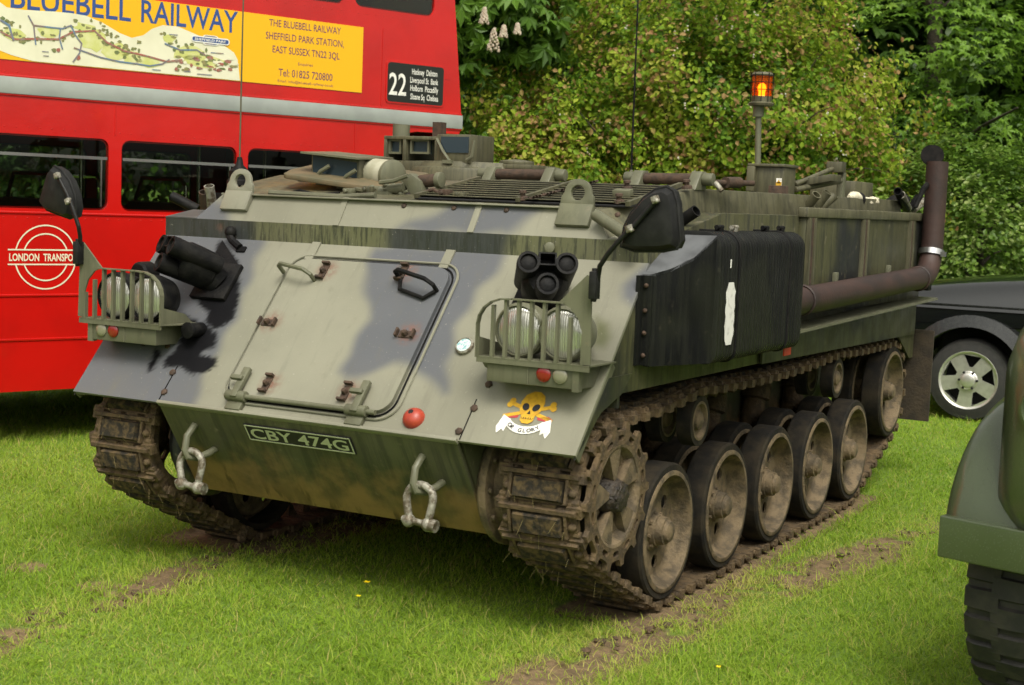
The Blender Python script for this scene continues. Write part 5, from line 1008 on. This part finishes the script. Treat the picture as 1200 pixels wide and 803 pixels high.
# nose and bonnet: lofted rounded body between the wings
m = MB(); secs = []
for y, xa, za, zb in ((-.02, .32, .70, 1.14), (.0, .235, .65, 1.24), (.05, .175, .60, 1.32), (.16, .145, .57, 1.38), (.45, .15, .55, 1.42), (1.25, .14, .55, 1.46)):
    pts = rrect(xa, 1.72 - xa, za, zb, min(.17, (zb - za) / 2 - .01), 7); secs.append([(x, y, z) for x, z in pts])
P = len(secs[0]); m.add([p for s in secs for p in s], [(j * P + i, j * P + (i + 1) % P, (j + 1) * P + (i + 1) % P, (j + 1) * P + i) for j in range(len(secs) - 1) for i in range(P)] + [tuple(range(P)), tuple(range((len(secs) - 1) * P, len(secs) * P))]); nose = m.build('bonnet', TGR_, trk_, sharp=50)
for x in (.36, 1.36):
    m = MB(); m.ring((x, -.012, 1.06), (0, -1, 0), [(.085, -.02), (.10, -.01), (.10, .012), (.088, .016), (.082, .0)], 28); m.build('lamp_ring', TGR_, nose); m = MB(); m.lathe((x, .01, 1.06), (0, -1, 0), [(.085, 0), (.05, .006), (0, .01)], 24); m.build('lamp_glass', GLASSD, nose)
for k in range(9): m = MB(); xx = .56 + k * .075; m.box(xx, xx + .022, -.014, .004, .74, 1.12); m.build('grille_slat', TGR_, nose)
m = MB(); m.box(.04, 1.68, 1.25, 2.75, .60, 1.30); m.build('cab', TGR_, trk_, .05, segs=3); m = MB(); m.box(.10, 1.62, 1.27, 1.31, 1.28, 1.75); m.build('windscreen_frame', TGR_, trk_, .02)
m = MB(); m.prism([(.08, 1.4, 1.25), (1.64, 1.4, 1.25), (1.64, 1.35, 1.72), (.08, 1.35, 1.72)], (0, 1.3, 0)); m.build('canvas_hood', OLT, trk_, .04)
m = MB(); m.box(.0, 1.72, 2.8, 4.4, .75, 1.25); m.build('cargo_bed', TGR_, trk_, .02)
m = MB(); m.tube([(.150 + .02 * t, .10 + .5 * t, .66 + .5 * math.sin(1.5 * t)) for t in np.linspace(0, 1, 14)], .008, 6); m.build('wing_bead', TGR_, trk_)
for x in (.28, .78, 1.28): m = MB(); m.box(x, x + .06, .10, 4.3, .50, .58); m.build('chassis_rail', BLK, trk_)
TTR = M('bar_tread_rubber', (.016, .016, .015), (.035, .032, .026), 16, .7, bmp=.25, bscale=40)
def ttyre():
    m = MB(); r = .40; m.ring((0, 0, 0), (1, 0, 0), [(.22, -.09), (.30, -.112), (.36, -.112), (.385, -.095), (.388, 0), (.385, .095), (.36, .112), (.30, .112), (.22, .09)], 44)
    for k in range(28):
        for sgn in (-1, 1):
            a = 2 * PI * (k + (.5 if sgn > 0 else 0)) / 28; e = np.array((0, math.cos(a), math.sin(a))); q = np.array((0, -math.sin(a), math.cos(a)))
            prof = [(sgn * -.012, .384, .399, .036), (sgn * .075, .384, .399, .034), (sgn * .106, .372, .389, .034), (sgn * .120, .325, .342, .030)]
            V = []
            for x, r0, r1, w in prof: V += [e * r0 + q * w + (x, 0, 0), e * r0 - q * w + (x, 0, 0), e * r1 - q * w * .85 + (x, 0, 0), e * r1 + q * w * .85 + (x, 0, 0)]
            m.add(V, [(4 * j + i, 4 * j + (i + 1) % 4, 4 * j + 4 + (i + 1) % 4, 4 * j + 4 + i) for j in range(3) for i in range(4)] + [(0, 1, 2, 3), (12, 13, 14, 15)])
    m.lathe((-.06, 0, 0), (1, 0, 0), [(0, 0), (.23, .0), (.235, .12), (0, .12)], 28, 1); return m.mesh('tyre', [TTR, TGR_], bevel=0)
ttm = ttyre()
for x in (.155, 1.565):
    for y in (.57, 3.5): w_ = link('truck_wheel', ttm, trk_, (x, y, .45 - TDZ)); w_.scale = (1.08, 1.125, 1.125)
# ================================================================ ground
RUT_L = [Zp(u, v)[:2] for u, v in ((-200, 815), (-60, 772), (0, 748), (80, 716), (160, 690), (230, 665), (300, 644), (380, 624), (440, 606))]
RUT_R = [Zp(u, v)[:2] for u, v in ((600, 812), (690, 772), (770, 738), (830, 708), (900, 686), (980, 660), (1060, 634), (1110, 616), (1150, 600))]
def dpoly(P, L):
    d = np.full(len(P), 99.)
    for a, b_ in zip(L[:-1], L[1:]):
        e = np.array(b_) - np.array(a); t = np.clip(((P - a) @ e) / (e @ e), 0, 1); d = np.minimum(d, np.hypot(*(P - (np.array(a) + t[:, None] * e)).T))
    return d
_ph = rng.uniform(0, 6.28, (12, 3)); _fr = rng.normal(0, 1, (12, 2))
def fbm(P, sc):
    v = np.zeros(len(P))
    for k in range(12):
        f = sc * (1 + (k % 4) * .9); v += np.sin(P[:, 0] * _fr[k, 0] * f + P[:, 1] * _fr[k, 1] * f + _ph[k, 0]) / (1 + (k % 4) * .5)
    return v / 5.5
def mud(P):
    m = np.zeros(len(P))
    for L, w, am in ((RUT_L, .17, .98), (RUT_R, .20, 1.0)):
        d = dpoly(P, L); m = np.maximum(m, am * np.clip(1.25 - d / w, 0, 1) * np.clip((.74 if L is RUT_L else .60) + 1.2 * fbm(P, 4.) + 1.1 * fbm(P + 3, 17.) + .9 * fbm(P + 5, 41.), 0, 1))
    for s in (-1, 1):
        inn = (np.abs(P[:, 0] - s * 1.09) < .24) & (P[:, 1] > -.35) & (P[:, 1] < 3.2); m = np.maximum(m, inn * .9)
    for u, v, r in ((33, 662, .10), (110, 684, .09), (665, 662, .10), (1020, 508, .05)):
        c = Zp(u, v)[:2]; m = np.maximum(m, np.clip(1.3 - np.hypot(*(P - c).T) / r, 0, 1) * .9)
    return np.clip(m, 0, 1)
xs = np.concatenate([[-900, -300, -100, -40, -20, -13], np.arange(-9, 7, .06), [9, 13, 20, 40, 100, 300, 900]]); ys = np.concatenate([[-900, -300, -100, -40, -20, -9], np.arange(-5.5, 9, .06), [11, 14, 18, 25, 40, 100, 300, 900]])
X_, Y_ = np.meshgrid(xs, ys); P2 = np.stack([X_.ravel(), Y_.ravel()], 1); mu = mud(P2); nearm = (np.abs(P2[:, 0]) < 12) & (np.abs(P2[:, 1]) < 12)
Zg = nearm * (.006 * fbm(P2, 2.) + .006 * fbm(P2 + 7, 11.) * (mu > .25) - .018 * mu) - .004
nx = len(xs); ny = len(ys); idx = np.arange(nx * ny).reshape(ny, nx); Fq = np.stack([idx[:-1, :-1], idx[:-1, 1:], idx[1:, 1:], idx[1:, :-1]], -1).reshape(-1, 4)
def np_mesh(name, V, F, attrs=None, mats=(), smooth=True):
    me = bpy.data.meshes.new(name); V = np.asarray(V, np.float32); F = np.asarray(F, np.int32); n, k = F.shape
    me.vertices.add(len(V)); me.vertices.foreach_set('co', V.ravel()); me.loops.add(n * k); me.loops.foreach_set('vertex_index', F.ravel()); me.polygons.add(n)
    me.polygons.foreach_set('loop_start', np.arange(0, n * k, k, dtype=np.int32))
    me.polygons.foreach_set('use_smooth', np.full(n, smooth)); me.update(calc_edges=True)
    for a, v in (attrs or {}).items(): me.attributes.new(a, 'FLOAT', 'POINT').data.foreach_set('value', np.asarray(v, np.float32))
    for m in mats: me.materials.append(m)
    return me
GRD, nt, b = nodes('soil_and_turf')
gc = mixc(nt, ramp(nt, noise(nt, 1.1, 4), .35, .7), (.12, .21, .018), (.165, .25, .028)); gc = mixc(nt, ramp(nt, noise(nt, 40, 5), .4, .7), gc, (.10, .16, .014))
so_ = mixc(nt, ramp(nt, noise(nt, 18, 7), .35, .68), (.20, .135, .068), (.115, .078, .040)); gc = mixc(nt, ramp(nt, attr(nt, 'mud'), .12, .5), gc, so_)
nt.links.new(gc, b.inputs['Base Color']); b.inputs['Roughness'].default_value = .85; bump(nt, b, noise(nt, 55, 6), .8, .02)
tag(link('ground', np_mesh('ground', np.stack([P2[:, 0], P2[:, 1], Zg], 1), Fq, {'mud': mu}, [GRD])), kind='structure')
# ---- grass blades
def leafmat(name, cols, trans=.35, rough=.55, spec=.35):
    m = bpy.data.materials.new(name); m.use_nodes = True; nt = m.node_tree; b = nt.nodes['Principled BSDF']
    cr = nd(nt, 'ShaderNodeValToRGB'); el = cr.color_ramp.elements
    while len(el) < len(cols): el.new(.5)
    for i, c in enumerate(cols): el[i].position = i / (len(cols) - 1); el[i].color = col(c)
    nt.links.new(attr(nt, 'tone'), cr.inputs[0]); nt.links.new(cr.outputs[0], b.inputs['Base Color']); b.inputs['Roughness'].default_value = rough; b.inputs['Specular IOR Level'].default_value = spec
    tl = nd(nt, 'ShaderNodeBsdfTranslucent'); mx = nd(nt, 'ShaderNodeMixShader'); mx.inputs[0].default_value = trans
    nt.links.new(cr.outputs[0], tl.inputs[0]); ou = nt.nodes['Material Output']; nt.links.new(b.outputs[0], mx.inputs[1]); nt.links.new(tl.outputs[0], mx.inputs[2]); nt.links.new(mx.outputs[0], ou.inputs[0])
    m.diffuse_color = col(cols[len(cols) // 2]); return m
GRS = leafmat('grass_blades', [(.135, .235, .018), (.225, .36, .028), (.30, .43, .045), (.40, .48, .08), (.50, .42, .15)], .5, .6, .15)
NB = 470000
rr0, rr1 = 4.3, 16.5; u_ = rng.uniform(0, 1, NB); rd = (rr0 ** .75 + u_ * (rr1 ** .75 - rr0 ** .75)) ** (1 / .75)
va = math.atan2(_M[1, 2] * -1, _M[0, 2] * -1); an = va + rng.uniform(-R(25), R(25), NB)
GP = np.stack([CAM[0] + rd * np.cos(an), CAM[1] + rd * np.sin(an)], 1)
cl = fbm(GP, 3.5); mg = mud(GP)
under = (np.abs(GP[:, 0]) < 1.0) & (GP[:, 1] > .8) & (GP[:, 1] < 4)
keep = (rng.uniform(0, 1, NB) > np.clip(mg * 1.2 - .12, 0, .86)) & ~((np.abs(np.abs(GP[:, 0]) - 1.085) < .19) & (GP[:, 1] > -.22) & (GP[:, 1] < 3.05)) & ~(under & (rng.uniform(0, 1, NB) < .6))
GP = GP[keep]; cl = cl[keep]; rd = rd[keep]; n = len(GP); mgk = mg[keep]
hh = rng.gamma(4, .0052, n) * (1 + .7 * cl) * (1 - .45 * mgk) + .008; hh = np.clip(hh, .012, .10); wd = (.0012 + .0009 * rng.uniform(0, 1, n)) * (1 + .06 * (rd - 5))
th = rng.uniform(0, 2 * PI, n); ln = rng.uniform(.3, 2.4, n) * hh; dx, dy = np.cos(th), np.sin(th); px_, py_ = -dy, dx
def bv(f, side, w): return np.stack([GP[:, 0] + dx * ln * f * f + side * px_ * wd * w, GP[:, 1] + dy * ln * f * f + side * py_ * wd * w, hh * f * (1 - .18 * f) - .006], 1)
V = np.stack([bv(0, -1, 1), bv(0, 1, 1), bv(.55, 1, .8), bv(.55, -1, .8), bv(1., 0, 0)], 1).reshape(-1, 3); o_ = np.arange(n)[:, None] * 5
F = np.concatenate([o_ + [0, 1, 2], o_ + [0, 2, 3], o_ + [3, 2, 4]])
tone = np.clip(.42 + .22 * fbm(GP, .9) + .16 * fbm(GP + 9, 6.) + .2 * rng.normal(0, 1, n) + .3 * np.clip(1.4 - dpoly(GP, RUT_R) / .3, 0, 1) + .22 * np.clip(1.4 - dpoly(GP, RUT_L) / .3, 0, 1), 0, .9); tone = np.where(rng.uniform(0, 1, n) < .06, 1., tone)
g_o = link('grass', np_mesh('grass', V, F, {'tone': np.repeat(tone, 5)}, [GRS])); tag(g_o, 'short bright green grass growing across the field', 'grass', kind='stuff')
# crumbs of soil in the ruts
m = MB()
for L in (RUT_L, RUT_R):
    L = np.array(L)
    for k in range(90):
        i = rng.integers(1, len(L) - 1); p = L[i] + (L[i + 1] - L[i]) * rng.uniform() + rng.normal(0, .10, 2); r = abs(rng.normal(.008, .006)) + .004; m.ball((p[0], p[1], -.006), r, 6, 4, sc=(1, rng.uniform(.6, 1.3), .6))
tag(m.build('soil_crumbs', M('wet_soil', (.10, .062, .033), (.05, .033, .02), 40, .85, bmp=.6, bscale=70)), 'loose brown soil crumbs scattered along the wheel ruts', 'soil', kind='stuff')
BUT = M('buttercup_petal', (.80, .58, .01), None, rough=.4); STEM = M('flower_stem', (.07, .12, .02), None, rough=.6)
flowers = [((430, 684), 'yellow buttercup in the grass below the carrier nose, the larger of a close pair'), ((420, 700), 'yellow buttercup in the grass below the carrier nose, the smaller of a close pair'), ((842, 783), 'small yellow buttercup in the grass by the right-hand wheel rut')]
for i, ((u, v), lb) in enumerate(flowers):
    p = Zp(u, v, .05); r = empty('buttercup', (p[0], p[1], 0)); tag(r, lb, 'flower', 'buttercups in the grass'); m = MB(); m.tube([(p[0], p[1] + .01, 0), (p[0], p[1], .03), (p[0], p[1], .052)], .0014, 5); m.build('stem', STEM, r)
    sc = (1.15, .85, .75)[i]
    for k in range(5):
        a = 2 * PI * k / 5; e = np.array((math.cos(a), math.sin(a), .5)); q = np.array((-math.sin(a), math.cos(a), 0)); c = np.array((p[0], p[1], .052)); m = MB(); m.add([c, c + (e * .009 - q * .007) * sc, c + e * .015 * sc, c + (e * .009 + q * .007) * sc], [(0, 1, 2, 3)]); m.build('petal', BUT, r)
# ================================================================ foliage
def leaves(C, N, T, size, tone, tmpl, faces):
    """C centres (n,3), N normals, T tip directions, size (n,), template verts (k,3)"""
    N = N / np.linalg.norm(N, axis=1, keepdims=True); B = np.cross(N, T); B /= np.linalg.norm(B, axis=1, keepdims=True) + 1e-9; T = np.cross(B, N)
    t = np.asarray(tmpl, float); k = len(t); n = len(C)
    V = C[:, None, :] + size[:, None, None] * (B[:, None, :] * t[None, :, 0, None] + T[:, None, :] * t[None, :, 1, None] + N[:, None, :] * t[None, :, 2, None])
    F = (np.arange(n)[:, None, None] * k + np.asarray(faces)[None]).reshape(-1, len(faces[0])); return V.reshape(-1, 3), F, np.repeat(tone, k)
OVAL = [(0, -.5, 0), (-.34, -.12, .08), (0, -.05, -.02), (.34, -.12, .08), (-.26, .25, .05), (.26, .25, .05), (0, .5, -.08)]; OVALF = [(0, 2, 1), (0, 3, 2), (1, 2, 4), (2, 3, 5), (2, 6, 4), (2, 5, 6)]
_pa = []
for k, (a, r) in enumerate(((-150, .35), (-128, .42), (-100, .62), (-78, .36), (-52, .78), (-28, .42), (0, 1.0), (28, .42), (52, .78), (78, .36), (100, .62), (128, .42), (150, .35))): _pa.append((math.sin(R(a)) * r * .62, math.cos(R(a)) * r * .62, -.12 * r * r + .05 * (k % 2)))
MAPLE = [(0, 0, .03)] + _pa; MAPLEF = [(0, i + 1, i) for i in range(1, len(_pa))]
CHV, CHF = [], []
for a, r in ((-115, .62), (-75, .8), (-38, .95), (0, 1.), (38, .95), (75, .8), (115, .62)):
    e = np.array((math.sin(R(a)), math.cos(R(a)))); q = np.array((-e[1], e[0])); i = len(CHV)
    for f_, w, z in ((.02, .0, 0.), (.62, .125, -.06), (1., 0, -.26), (.62, -.125, -.06)): p = e * f_ * r * .6 + q * w * r; CHV.append((p[0], p[1], z))
    CHF += [(i, i + 1, i + 2), (i, i + 2, i + 3)]
def rdir(n, up=0., out=None, w=0.):
    d = rng.normal(0, 1, (n, 3)); d[:, 2] += up
    if out is not None: d += out * w
    return d
BARK = M('bark', (.055, .042, .028), (.025, .02, .014), 14, .9, bmp=.8, bscale=30, bdist=.03, stretch=(1, 1, .3))
def trunk(parent, base, top, r, limbs, seed):
    rg = random.Random(seed); m = MB(); b0 = np.array(base, float); t0 = np.array(top, float)
    P = [b0 + (t0 - b0) * t + np.array((rg.uniform(-.08, .08), rg.uniform(-.08, .08), 0)) * (t > 0) for t in np.linspace(0, 1, 7)]; m.tube(P, [r * (1.25 - t * .8) for t in np.linspace(0, 1, 7)], 9)
    for k in range(limbs):
        s = P[rg.randint(2, 5)]; d = np.array((rg.uniform(-1, 1), rg.uniform(-1, 1), rg.uniform(.1, .9))); L = rg.uniform(.22, .42) * np.linalg.norm(t0 - b0); Q = [s + d * L * t + np.array((0, 0, .12 * math.sin(3 * t))) for t in (0, .35, .7, 1)]; m.tube(Q, [r * .45, r * .3, r * .18, r * .07], 6)
    return m.build('trunk', BARK, parent, sharp=60)
FWD = unit((_M @ np.array((0, 0, -1.))) * (1, 1, 0)); RGT = np.array((FWD[1], -FWD[0], 0.))
def cam_pt(u, d, z): p = Dp(u, 240, d); return np.array((p[0], p[1], z))
def mass(n_cl, per, cen, rad, lsize, cl_r, inner=.55, toward=.55, tmpl=OVAL, faces=OVALF, tone=(0, 1), tcl=.25, tlf=.12, droop=.0, flat=0., lump=.18, zmin=.05, seed=0, bowl=None):
    """clumps of leaves spread through a lumpy ellipsoid, denser on its visible side"""
    rg = np.random.default_rng(seed); d = rg.normal(0, 1, (n_cl * 3, 3)); d -= FWD * toward * np.abs(rg.normal(0, 1, (n_cl * 3, 1))); d /= np.linalg.norm(d, axis=1, keepdims=True)
    lf = 1 + lump * (np.sin(d[:, 0] * 7 + seed) * np.sin(d[:, 2] * 9 + 2 * seed) + .6 * np.sin(d[:, 1] * 13 + d[:, 2] * 11 + seed)); rr = (inner + (1 - inner) * rg.uniform(0, 1, len(d)) ** .5) * lf
    off = d * rr[:, None]; C = cen + RGT * (off @ RGT)[:, None] * rad[0] + FWD * (off @ FWD)[:, None] * rad[1]; C[:, 2] = cen[2] + off[:, 2] * rad[2]
    C = C[C[:, 2] > zmin][:n_cl]; outd = (C - cen) / np.array([1, 1, 1]); outd /= np.linalg.norm(outd, axis=1, keepdims=True)
    tc = rg.uniform(tone[0], tone[1], len(C)) + tcl * np.sin(C[:, 2] * 2.7 + C[:, 0] * 3.1 + seed)
    K = len(C) * per; ci = np.repeat(np.arange(len(C)), per); L = rg.normal(0, 1, (K, 3)) * cl_r * np.array([1, 1, .75 - flat * .4]); L = C[ci] + L
    Nn = rg.normal(0, .6, (K, 3)); Nn[:, 2] += .9 + flat; Nn += outd[ci] * .9; Tt = rg.normal(0, .7, (K, 3)) + outd[ci]; Tt[:, 2] -= droop
    sz = lsize * rg.uniform(.6, 1.3, K); tn = np.clip(tc[ci] + rg.normal(0, tlf, K), 0, 1)
    ok = L[:, 2] > zmin; return L[ok], Nn[ok], Tt[ok], sz[ok], tn[ok]
def crown(parent, dat, tmpl, faces, mat_, name='crown'):
    V, F, t = leaves(*dat[:4], dat[4], tmpl, faces); c = V.mean(0); o = link(name, np_mesh(name, V - c, F, {'tone': t}, [mat_], smooth=False), parent, c); o['kind'] = 'stuff'; return o
HAWM = leafmat('hawthorn_leaves', [(.06, .135, .012), (.14, .255, .02), (.26, .37, .028), (.38, .44, .05), (.40, .29, .11), (.35, .19, .085)], .45, .6, .2)
CHEM = leafmat('chestnut_leaves', [(.045, .10, .014), (.085, .175, .02), (.13, .24, .03)], .42, .45)
MAPM = leafmat('maple_leaves', [(.045, .105, .010), (.09, .185, .016), (.16, .29, .028), (.22, .35, .045)], .42, .45)
SHRM = leafmat('shrub_leaves', [(.045, .095, .012), (.10, .185, .02), (.16, .26, .035), (.28, .34, .11)], .42, .45)
WODM = leafmat('woodland_leaves', [(.02, .05, .006), (.038, .085, .010), (.065, .125, .014)], .3, .5)
# hawthorn in the middle
def browned(d, sd):
    rg = np.random.default_rng(sd); P = d[0]; f = .5 + .5 * np.sin(P[:, 0] * 4.1 + P[:, 2] * 3.3) * np.sin(P[:, 1] * 3.7 - P[:, 2] * 5.2); br = rg.uniform(0, 1, len(P)) < .07 + .26 * f
    d = list(d); d[4] = np.where(br, rg.uniform(.76, 1., len(P)), np.minimum(d[4], .66)); return d
hc = cam_pt(818, 17.3, 2.0); haw = empty('hawthorn_tree', (hc[0], hc[1], 0)); tag(haw, 'hawthorn with small yellow-green leaves and browning blossom behind the carrier', 'tree')
trunk(haw, (hc[0], hc[1], 0), (hc[0] + .2, hc[1], 3.2), .13, 9, 3)
d1 = mass(820, 74, hc, (2.5, 1.35, 2.75), .064, .10, inner=.60, toward=.7, tone=(.08, .62), tcl=.10, tlf=.10, lump=.26, seed=3, flat=-.9); crown(haw, browned(d1, 1), OVAL, OVALF, HAWM)
c2 = cam_pt(645, 16.7, 1.55); d2 = mass(300, 74, c2, (1.2, .9, 1.5), .064, .095, inner=.58, toward=.7, tone=(.08, .62), tcl=.10, tlf=.10, lump=.26, seed=8, flat=-.9); crown(haw, browned(d2, 2), OVAL, OVALF, HAWM, 'side_crown')
m = MB(); rg = random.Random(4); sel = [k for k in range(len(d1[0])) if (d1[0][k] - hc) @ FWD < -.7]
for k in rg.sample(sel, 160):
    p = d1[0][k] - FWD * .05
    for q in range(3): m.ball(p + np.array([rg.gauss(0, .022) for _ in range(3)]), .011, 5, 3)
d3 = mass(430, 70, hc, (1.85, .9, 2.1), .06, .14, inner=.25, toward=.2, tone=(.05, .5), tcl=.1, tlf=.1, seed=4); crown(haw, d3, OVAL, OVALF, HAWM, 'inner_crown')  # extra inner leaves, added to block light and darken the crown's gaps
tw = MB(); rgt = random.Random(8)
for k in rgt.sample(sel, 70):
    p = d1[0][k]; d_ = unit(p - hc + np.array([rgt.gauss(0, .5) for _ in range(3)])); tw.tube([p - d_ * .45, p - d_ * .2 + np.array((0, 0, .03)), p + d_ * .06], [.009, .006, .002], 5)
tw.build('twigs', BARK, haw)['kind'] = 'stuff'
bl_ = m.build('blossom', M('white_blossom', (.62, .60, .50), (.45, .34, .24), 20, .8, lo=.4, hi=.6), haw); bl_['kind'] = 'stuff'
# horse chestnut behind, left
cc_ = cam_pt(690, 21.5, 4.6); che = empty('chestnut_tree', (cc_[0], cc_[1], 0)); tag(che, 'horse chestnut with large fan leaves and white flower candles beside the bus', 'tree')
trunk(che, (cc_[0], cc_[1], 0), (cc_[0], cc_[1], 6), .24, 6, 5)
crown(che, mass(300, 14, cc_, (3.6, 1.9, 3.6), .30, .30, inner=.72, toward=.9, tmpl=CHV, tone=(.1, .9), tcl=.1, droop=.9, flat=.4, lump=.1, seed=21, zmin=.6), CHV, CHF, CHEM)
c3 = cam_pt(562, 16.9, 3.95); crown(che, mass(80, 14, c3, (.62, .5, .85), .28, .24, inner=.6, toward=.9, tone=(.2, .95), tcl=.1, droop=.9, flat=.4, lump=.1, seed=23, zmin=.6), CHV, CHF, CHEM, 'low_branch')
CAN = M('chestnut_blossom', (.44, .40, .31), (.38, .27, .20), 60, .7)
for u, v, h in ((578, 46, .24), (567, 14, .17), (590, 30, .13), (606, 26, .11)):
    p = Dp(u, v + 14, 15.5); m = MB(); rg = random.Random(u); h *= .95
    for k in range(46): t = k / 46; a = k * 2.4; r = h * .24 * (1 - t) + .008; q = p + np.array((r * math.cos(a), r * math.sin(a), t * h)); m.ball(q, .017 * rg.uniform(.7, 1.2), 5, 3)
    m.build('flower_candle', CAN, che)
# sycamore maple at the right
mc = cam_pt(1075, 19.6, 3.6); mpt = empty('maple_tree', (mc[0], mc[1], 0)); tag(mpt, 'maple with broad lobed green leaves hanging over the black car', 'tree')
trunk(mpt, (mc[0], mc[1], 0), (mc[0] + .1, mc[1], 6.5), .13, 6, 9)
dM = mass(330, 22, mc, (2.6, 1.7, 3.3), .17, .22, inner=.6, toward=.9, tone=(.1, .95), tcl=.15, droop=1.0, flat=.9, lump=.12, seed=31, zmin=.4)
near = np.argsort((dM[0] - CAM) @ FWD)[:240]; rest = np.setdiff1d(np.arange(len(dM[0])), near)
crown(mpt, [a[rest] for a in dM], MAPLE, MAPLEF, MAPM)
lf_me = []
for k in range(6):
    me = np_mesh('leaf', MAPLE, MAPLEF, {'tone': np.full(len(MAPLE), .25 + .12 * k)}, [MAPM], smooth=False); lf_me.append(me)
for i in near:
    C_, N_, T_, s_ = dM[0][i], unit(dM[1][i]), dM[2][i], dM[3][i]; B_ = unit(np.cross(N_, T_)); T_ = np.cross(B_, N_)
    o = bpy.data.objects.new('leaf', lf_me[int(min(5, dM[4][i] * 6))]); COL.objects.link(o); o.parent = mpt
    Mx = Matrix(((B_[0], T_[0], N_[0]), (B_[1], T_[1], N_[1]), (B_[2], T_[2], N_[2]))) * float(s_); Mx = Mx.to_4x4(); Mx.translation = Vector(C_ - np.array((mc[0], mc[1], 0))); o.matrix_local = Mx
# light shrub under it
sc_ = cam_pt(1150, 17.0, 1.25); shr = empty('leafy_shrub', (sc_[0], sc_[1], 0)); tag(shr, 'pale green leafy shrub growing behind the black car', 'shrub')
trunk(shr, (sc_[0], sc_[1], 0), (sc_[0], sc_[1], 1.8), .06, 8, 12)
crown(shr, mass(330, 60, sc_, (1.5, .8, 1.45), .062, .11, inner=.55, toward=.8, tone=(.1, .85), tcl=.1, tlf=.14, droop=.6, flat=.4, lump=.15, seed=41), OVAL, OVALF, SHRM)
s2 = cam_pt(1010, 16.2, .9); sh2 = empty('leafy_shrub', (s2[0], s2[1], 0)); tag(sh2, 'low pale green shrub between the hawthorn and the exhaust stack', 'shrub')
trunk(sh2, (s2[0], s2[1], 0), (s2[0], s2[1], 1.3), .05, 6, 14)
crown(sh2, mass(150, 30, s2, (.75, .5, 1.15), .09, .12, inner=.5, toward=.8, tone=(.2, .95), tcl=.1, tlf=.15, droop=.6, flat=.4, lump=.15, seed=43), OVAL, OVALF, SHRM)
# woodland that closes the field: one mass behind everything, on both sides
Cs, Ns, Ts, Ss, To = [], [], [], [], []
for k, (u, d, z, r) in enumerate(((-900, 26, 4, 5), (-300, 25, 4, 5), (150, 25, 4, 5), (560, 26, 4.5, 5), (950, 25, 4.5, 5), (1350, 24, 4.5, 5), (1800, 22, 4.5, 5), (2500, 20, 4.5, 5), (3600, 19, 4.5, 5), (780, 28, 6, 5.5), (1150, 27, 6, 5.5))):
    q = mass(900, 16 if u > 300 else 44, cam_pt(u, d, z), (r, 2.2, 5.4), .30 if u > 300 else .15, .36, inner=.7, toward=.9, tone=(.1, .9), tcl=.15, droop=.6, flat=.4, lump=.12, seed=60 + k, zmin=.1)
    for a, b_ in zip((Cs, Ns, Ts, Ss, To), q): a.append(b_)
dW = [np.concatenate(a) for a in (Cs, Ns, Ts, Ss, To)]; wd_ = crown(None, dW, OVAL, OVALF, WODM, 'woodland'); tag(wd_, 'dark green woodland closing the far side of the field', 'woodland', kind='stuff')

# broad-leaved weeds and clover patches in the turf
rg = np.random.default_rng(77); cs = []
for k in range(260):
    r_ = 5.2 + 6 * rg.uniform() ** 1.3; a_ = va + rg.uniform(-R(22), R(22)); c = np.array((CAM[0] + r_ * math.cos(a_), CAM[1] + r_ * math.sin(a_)))
    if abs(c[0]) < 1.4 and -.9 < c[1] < 4.2: continue
    for q in range(rg.integers(4, 9)): cs.append((c[0] + rg.normal(0, .025), c[1] + rg.normal(0, .025), .012 + .012 * rg.uniform()))
cs = np.array(cs); n = len(cs); N_ = rg.normal(0, .25, (n, 3)); N_[:, 2] += 1; T_ = rg.normal(0, 1, (n, 3)); T_[:, 2] *= .3
V, F, t = leaves(cs, N_, T_, rg.uniform(.012, .028, n), np.clip(rg.normal(.45, .2, n), 0, 1), OVAL, OVALF)
tag(link('clover', np_mesh('clover', V, F, {'tone': t * .7}, [GRS], smooth=False)), 'small broad-leaved clover and weeds dotted through the grass', 'weeds', kind='stuff')
